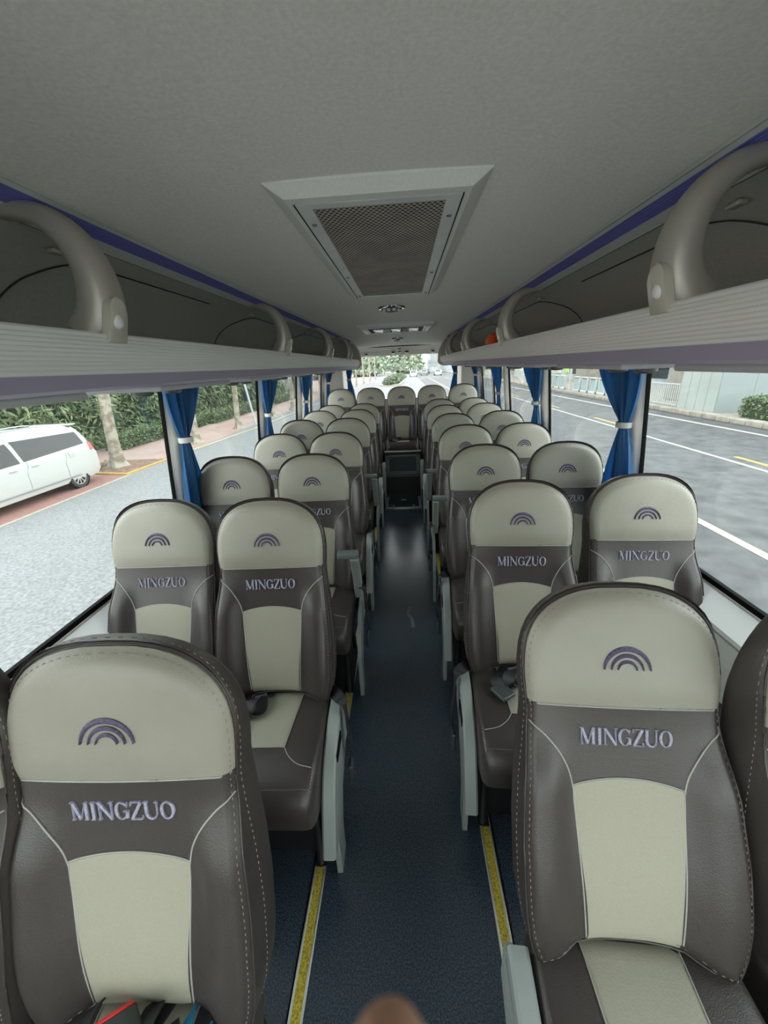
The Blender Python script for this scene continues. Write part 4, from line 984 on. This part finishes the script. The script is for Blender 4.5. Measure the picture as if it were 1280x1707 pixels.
# ---- van
def van(X, Yr, L=5.2):
    """near side plane at x=X (facing +x), rear at Yr, front towards -Y"""
    root = empty('minivan', (X - .92, Yr - L / 2, G), label='white minivan parked in the red paved bay on the left', cat='car')
    W = .92
    # side silhouette (y from rear=+L/2), bottom z and roof z
    def half(z): return W * interp([(.2, .93), (.35, .975), (.6, 1.0), (.95, .995), (1.10, .965), (1.5, .84), (1.72, .74), (1.80, .60)], z)
    h = L / 2
    prof = [(h - .12, .30), (h - .02, .45), (h + .0, .75), (h - .03, 1.0), (h - .12, 1.25), (h - .26, 1.58), (h - .36, 1.74), (h - .7, 1.79), (h - 1.6, 1.82), (h - 2.6, 1.79), (h - 3.1, 1.70), (h - 3.75, 1.32), (h - 4.1, 1.12), (h - 4.7, .98), (h - 5.05, .82), (h - 5.18, .6), (h - 5.15, .35), (h - 5.0, .25)]
    topz = lambda y: interp(sorted([(p[0], p[1]) for p in prof[3:16]]), y)
    ys_ = [h - .01, h - .04, h - .12, h - .26, h - .36] + [h - .5 - i * .2 for i in range(23)] + [h - 5.12, h - 5.17]
    mb_ = MB(); rings = []
    for y in ys_:
        tz = topz(y); bz = .24 if -h + .2 < y < h - .1 else .36
        endf = 1 - .10 * smooth(h - .5, h, y) - .16 * smooth(h - .8, h, -y)
        rg = []
        NZ = 14
        for k in range(NZ + 1):
            z = bz + (tz - bz) * k / NZ
            zz = min(z, 1.8); x_ = half(zz) * endf
            if k == NZ: x_ *= .80
            if k == NZ - 1: x_ *= .96
            rg.append((x_, y, z))
        ring = rg + [(-x_, y_, z_) for x_, y_, z_ in reversed(rg)]
        rings.append(ring)
    mb_.loft(rings, True).build('body', 'van', root)
    def side(y, z, off=.006):
        endf = 1 - .10 * smooth(h - .5, h, y) - .16 * smooth(h - .8, h, -y); return Vector((half(z) * endf + off, y, z))
    def patch(poly_rows, name, m, off=.006, sg=1):
        vs = []; nr, nc = len(poly_rows), len(poly_rows[0])
        for row in poly_rows:
            for y, z in row: p = side(y, z, off); vs.append((p.x * sg, p.y, p.z))
        return MB().add(vs, [(r * nc + c, r * nc + c + 1, (r + 1) * nc + c + 1, (r + 1) * nc + c) for r in range(nr - 1) for c in range(nc - 1)]).build(name, m, root)
    def quad(a, b, c, d, nu=8, nv=6):   # a,b bottom (front->rear) ; d,c top
        return [[((a[0] * (1 - u) + b[0] * u) * (1 - v) + (d[0] * (1 - u) + c[0] * u) * v, (a[1] * (1 - u) + b[1] * u) * (1 - v) + (d[1] * (1 - u) + c[1] * u) * v) for u in [i / nu for i in range(nu + 1)]] for v in [j / nv for j in range(nv + 1)]]
    for sg in (1, -1):
        patch(quad((h - 2.45, 1.12), (h - .42, 1.22), (h - .52, 1.58), (h - 2.50, 1.64)), 'rear_side_window', 'tint', sg=sg)
        patch(quad((h - 3.55, 1.08), (h - 2.55, 1.11), (h - 2.62, 1.62), (h - 3.12, 1.56)), 'front_side_window', 'tint', sg=sg)
        patch(quad((h - 3.9, .36), (h - .9, .36), (h - .9, .40), (h - 3.9, .40), 14, 1), 'sill_moulding', 'grey', .012, sg)
        for yy in (h - 2.50, h - 1.30, h - 3.62):
            MB().tube([side(yy + (.10 if z > .9 else 0), z, .002) * 1 if sg > 0 else Vector((-side(yy, z, .002).x, yy, z)) for z in (.42, .6, .8, 1.0, 1.1)], .006, 6).build('door_joint', 'grey', root)
        for yy in (h - 2.82, h - 2.22):
            p = side(yy, .98, .02); MB().rbox(sg * p.x - .014, sg * p.x + .014, yy - .10, yy + .10, .965, .995, .012).build('door_handle', 'van', root)
        p = side(h - 1.0, .95, .0); MB().rbox(sg * p.x - .004, sg * p.x + .006, h - 1.12, h - .92, .92, 1.10, .003).build('fuel_flap', 'van', root)
        p = side(h - 3.55, 1.1, .10); mi = MB().rbox(sg * p.x - .10, sg * p.x + .09, p.y - .07, p.y + .06, 1.05, 1.20, .05).build('wing_mirror', 'van', root)
        tl = MB().loft([[(sg * (side(y, z, .008).x), y, z) for y, z in ((h - .28, .98), (h - .06, 1.0), (h - .12, 1.20), (h - .26, 1.26))], [(sg * (side(y, z, -.06).x), y, z) for y, z in ((h - .28, .98), (h - .06, 1.0), (h - .12, 1.20), (h - .26, 1.26))]], True).build('tail_lamp', 'taill', root, smooth=False)
        MB().tube([(sg * .60, h - .5, 1.80), (sg * .62, h - .8, 1.825), (sg * .62, h - 2.6, 1.83), (sg * .6, h - 2.9, 1.77)], .014, 8).build('roof_rail', 'rim', root)
        for yy in (h - .98, h - 4.15):
            c = Vector((sg * (W * .955), yy, .34)); mt_ = Matrix.Translation(c) @ Matrix.Rotation(sg * pi / 2, 4, 'Y')
            MB().lathe([(.385, -.02), (.40, .0), (.40, .004), (.36, .008)], 32, Matrix.Translation((sg * (half(.4) - .03), yy, .36)) @ Matrix.Rotation(sg * pi / 2, 4, 'Y')).build('wheel_arch', 'black', root)
            wo = MB().lathe([(.20, -.2), (.31, -.19), (.335, -.16), (.34, -.02), (.325, .015), (.26, .02), (.235, .005), (.23, -.02)], 36, mt_).build('wheel', 'tyre', root)
            rm = MB().lathe([(.235, .0), (.235, .012), (.215, .012), (.205, -.03), (.07, -.03), (.06, .0), (.03, .004)], 30, mt_)
            for k in range(10):
                rm.rbox(.045, .215, -.018, .018, -.02, .006, .005, mt_ @ Matrix.Rotation(2 * pi * k / 10, 4, 'Z'))
            rm.build('rim', 'rim', wo)
    MB().rbox(-.62, .62, h - .50, h - .22, 1.76, 1.80, .015).build('rear_spoiler', 'van', root)
    for i in range(0):
        pass
    rw = MB().add([(-.66, h - .10, 1.12), (.66, h - .10, 1.12), (.56, h - .27, 1.66), (-.56, h - .27, 1.66)], [(0, 1, 2, 3)])
    rw.v = [(x_, y_ + .03, z_) for x_, y_, z_ in rw.v]; rw.build('rear_window', 'tint', root)
    ws = MB().add([(-.72, h - 4.02, 1.13), (.72, h - 4.02, 1.13), (.56, h - 3.16, 1.68), (-.56, h - 3.16, 1.68)], [(0, 1, 2, 3)]); ws.v = [(x_, y_ - .03, z_ + .02) for x_, y_, z_ in ws.v]; ws.build('windscreen', 'tint', root)
    return root
van(-9.60, 11.55)
# ---- right side: cladding block, railing, columns, barriers, shops
cl = empty('clad_building', (14.75, 19.6, G), label='pale panel-clad building corner behind the clipped hedge on the right', cat='building')
MB().box(0, 7.0, 0, 2.6, .16, 5.5).build('side_cladding', 'clad', cl, smooth=False)
MB().box(.04, 7.04, -.03, 0, .16, 5.5).build('front_cladding', 'clad2', cl, smooth=False)
jl = MB()
for y in (.65, 1.3, 1.95): jl.box(-.006, .0, y - .012, y + .012, .16, 5.5)
jl.box(-.006, 0, 0, 2.6, 2.12, 2.15); jl.box(0, 7.04, -.036, -.03, 2.12, 2.15)
for x in (1.6, 3.2, 4.8, 6.4): jl.box(x - .012, x + .012, -.036, -.03, .16, 5.5)
jl.build('panel_joints', 'grey', cl, smooth=False)
def railing(y0, y1, x, label):
    r = empty('railing', (x, y0, G + .2), label=label, cat='railing', group='pale railings on the far kerb')
    n = int((y1 - y0) / .17); b = MB()
    for i in range(n): b.box(-.014, .014, i * .17, i * .17 + .055, 0, 1.12)
    b.build('bars', 'rail', r, smooth=False)
    MB().box(-.03, .03, 0, y1 - y0, 1.12, 1.18).build('top_rail', 'rail', r, smooth=False); MB().box(-.03, .03, 0, y1 - y0, .06, .11).build('bottom_rail', 'rail', r, smooth=False)
railing(22.25, 26.5, 14.75, 'pale barred railing beside the clad building corner')
cm = empty('viaduct_column', (17.6, 25.2, G), label='broad concrete viaduct column behind the barred railing', cat='column', group='concrete columns')
MB().rbox(-1.0, 1.0, -1.3, 1.3, .16, 6.5, .15).build('shaft', 'conc', cm)
for i, y in enumerate((38, 52, 68, 86, 106)):
    c = empty('viaduct_column', (17.0 - i * .4, y, G), label='%s smaller concrete column beyond the shop fronts on the right' % ords[i], cat='column', group='concrete columns')
    MB().rbox(-.9, .9, -1.1, 1.1, .16, 7, .12).build('shaft', 'conc', c)
def barrier(y, lab):
    r = empty('street_barrier', (14.6, y, G + .2), label=lab, cat='barrier', group='white street barriers on the far kerb')
    for q in (0, .95): MB().rbox(-.06, .06, q, q + .12, 0, 1.15, .02).build('post', 'rail', r)
    MB().box(-.02, .02, .12, .95, .25, 1.02).build('panel', 'barg', r, smooth=False)
    MB().rbox(-.09, .09, 0, 1.07, 1.12, 1.22, .02).build('top_rail', 'rail', r); MB().rbox(-.12, .12, 0, 1.07, 0, .2, .03).build('base', 'rail', r)
for i in range(12):
    y = 27.0 + i * 1.45 + (1.6 if i > 5 else 0); barrier(y, 'white street barrier with pale glass panel on the far kerb, ' + ['nearest the barred railing', 'second from the barred railing', 'third from the barred railing', 'fourth from the barred railing', 'fifth from the barred railing', 'sixth, before the white post', 'seventh, after the white post', 'eighth from the barred railing', 'ninth from the barred railing', 'tenth from the barred railing', 'eleventh from the barred railing', 'farthest away'][i])
tag(MB().tube([(14.6, 36.3, G + .2), (14.6, 36.3, 3.4)], .09, 12).build('street_post', 'rail'), 'white upright post among the street barriers on the right', 'post')
sb = empty('shop_building', (22, 45, G), label='long grey shop building with lit-looking posters behind the barriers', cat='building')
MB().box(0, 6, -30, 45, .16, 7).build('facade', 'shop', sb, smooth=False)
for k in range(9):
    y = -27 + k * 8; MB().box(-.05, 0, y, y + 4.6, .9, 3.4).build('shop_window', 'shopw' if k % 2 else 'tint', sb, smooth=False)
    MB().box(-.09, -.05, y + 5.2, y + 7.0, 1.0, 3.2).build('poster', 'poster' if k % 3 else 'rail', sb, smooth=False)
zg = MB(); q = []
for k in range(7): q.append((y_ := -12.5 + k * .8, 2.1 + (.35 if k % 2 else 0)))
for a, b in zip(q, q[1:]):
    for dz in (0, .5, 1.0): zg.add([(-.11, a[0], a[1] + dz), (-.11, b[0], b[1] + dz), (-.11, b[0], b[1] + .16 + dz), (-.11, a[0], a[1] + .16 + dz)], [(0, 1, 2, 3)])
zg.build('zigzag_pattern', 'tieg', sb, smooth=False)
# ---- straight behind: median island, distant traffic, tree backdrop
def bush(x, y, r, h, seed, label, nm='bush', m='hedge', g='median shrubs', n=700, size=.3, cat='shrub'):
    root = empty(nm, (x, y, G), label=label, cat=cat, group=g)
    def smp(rn):
        a = rn.uniform(0, 2 * pi); b = math.acos(rn.uniform(-.2, 1)); q = rn.uniform(.8, 1.05)
        return Vector((r * q * sin(b) * cos(a), r * q * sin(b) * sin(a), h * .15 + h * .85 * q * max(0, cos(b)))), None
    leaves(n, smp, size, seed, 0, .6).build('leaves', m, root, smooth=False)
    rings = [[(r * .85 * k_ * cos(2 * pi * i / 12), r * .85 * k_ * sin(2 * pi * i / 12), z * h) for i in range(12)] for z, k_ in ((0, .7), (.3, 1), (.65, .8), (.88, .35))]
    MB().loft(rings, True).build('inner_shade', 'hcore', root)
kerb([(-3.4, 62), (-3.6, 90), (-1.0, 104), (.6, 90), (-.6, 64), (-2, 60), (-3.4, 62)], 'kerb', 'creaml', .3, .2, label='pale kerb around the planted median island behind the bus', cat='kerb')
for i, (x, y, rr) in enumerate(((-2.2, 66, 1.3), (-1.9, 71, 1.4), (-1.6, 77, 1.5), (-1.4, 84, 1.6), (-1.0, 92, 1.7))):
    bush(x, y, rr, 1.3, 60 + i, 'green shrub on the median island behind the bus, %s from the bus' % ords[i])
fl = ['far left behind the plane trees', 'left of the rear window view', 'left centre of the rear window view', 'centre of the rear window view', 'right centre of the rear window view', 'right of the rear window view', 'far right of the rear window view']
for i, (x, y, rr, hh) in enumerate(((-42, 110, 8, 12), (-26, 118, 6.5, 12), (-12, 128, 6, 11), (1, 142, 5.5, 12), (-11, 158, 6, 12), (34, 150, 7, 13), (46, 115, 7, 13))):
    bush(x, y, rr, hh, 80 + i, 'distant green tree mass, ' + fl[i], nm='distant_tree', m='farleaf', g='distant trees behind the bus', n=2600, size=1.3, cat='tree')
dt = empty('distant_building', (16, 150, G), label='distant grey building over the road behind the bus', cat='building')
MB().box(-7, 8, 0, 10, 0, 14).build('wall', 'shop', dt, smooth=False)
for k in range(4): MB().box(-6 + k * 3.5, -3.5 + k * 3.5, -.1, 0, 2, 11).build('window', 'clad2', dt, smooth=False)
def small_car(x, y, m, label):
    r = empty('distant_car', (x, y, G), label=label, cat='car', group='distant cars behind the bus')
    pr = [(-2.1, .3), (-2.15, .8), (-1.2, .95), (-.6, 1.42), (.9, 1.42), (1.6, .98), (2.15, .9), (2.15, .3)]
    prism(pr, 'x', -.85, .85).build('body', m, r, smooth=False)
    MB().add([(-.7, -1.22, .97), (.7, -1.22, .97), (.6, -.68, 1.38), (-.6, -.68, 1.38)], [(0, 1, 2, 3)]).build('windscreen', 'tint', r)
    for sx_ in (-.8, .8):
        for sy_ in (-1.4, 1.4): MB().lathe([(.32, -.1), (.32, .1)], 14, Matrix.Translation((sx_, sy_, .32)) @ Matrix.Rotation(pi / 2, 4, 'Y')).build('wheel', 'tyre', r)
for i, (x, y, m) in enumerate(((2.5, 104, 'van'), (5.6, 112, 'grey'), (8.8, 106, 'van'), (6.9, 124, 'panelb'), (3.4, 128, 'van'))):
    small_car(x, y, m, ['white car leftmost in the distant traffic', 'grey car in the middle of the distant traffic', 'white car rightmost in the distant traffic', 'dark car behind the rightmost distant cars', 'white car farthest away in the distant traffic'][i])
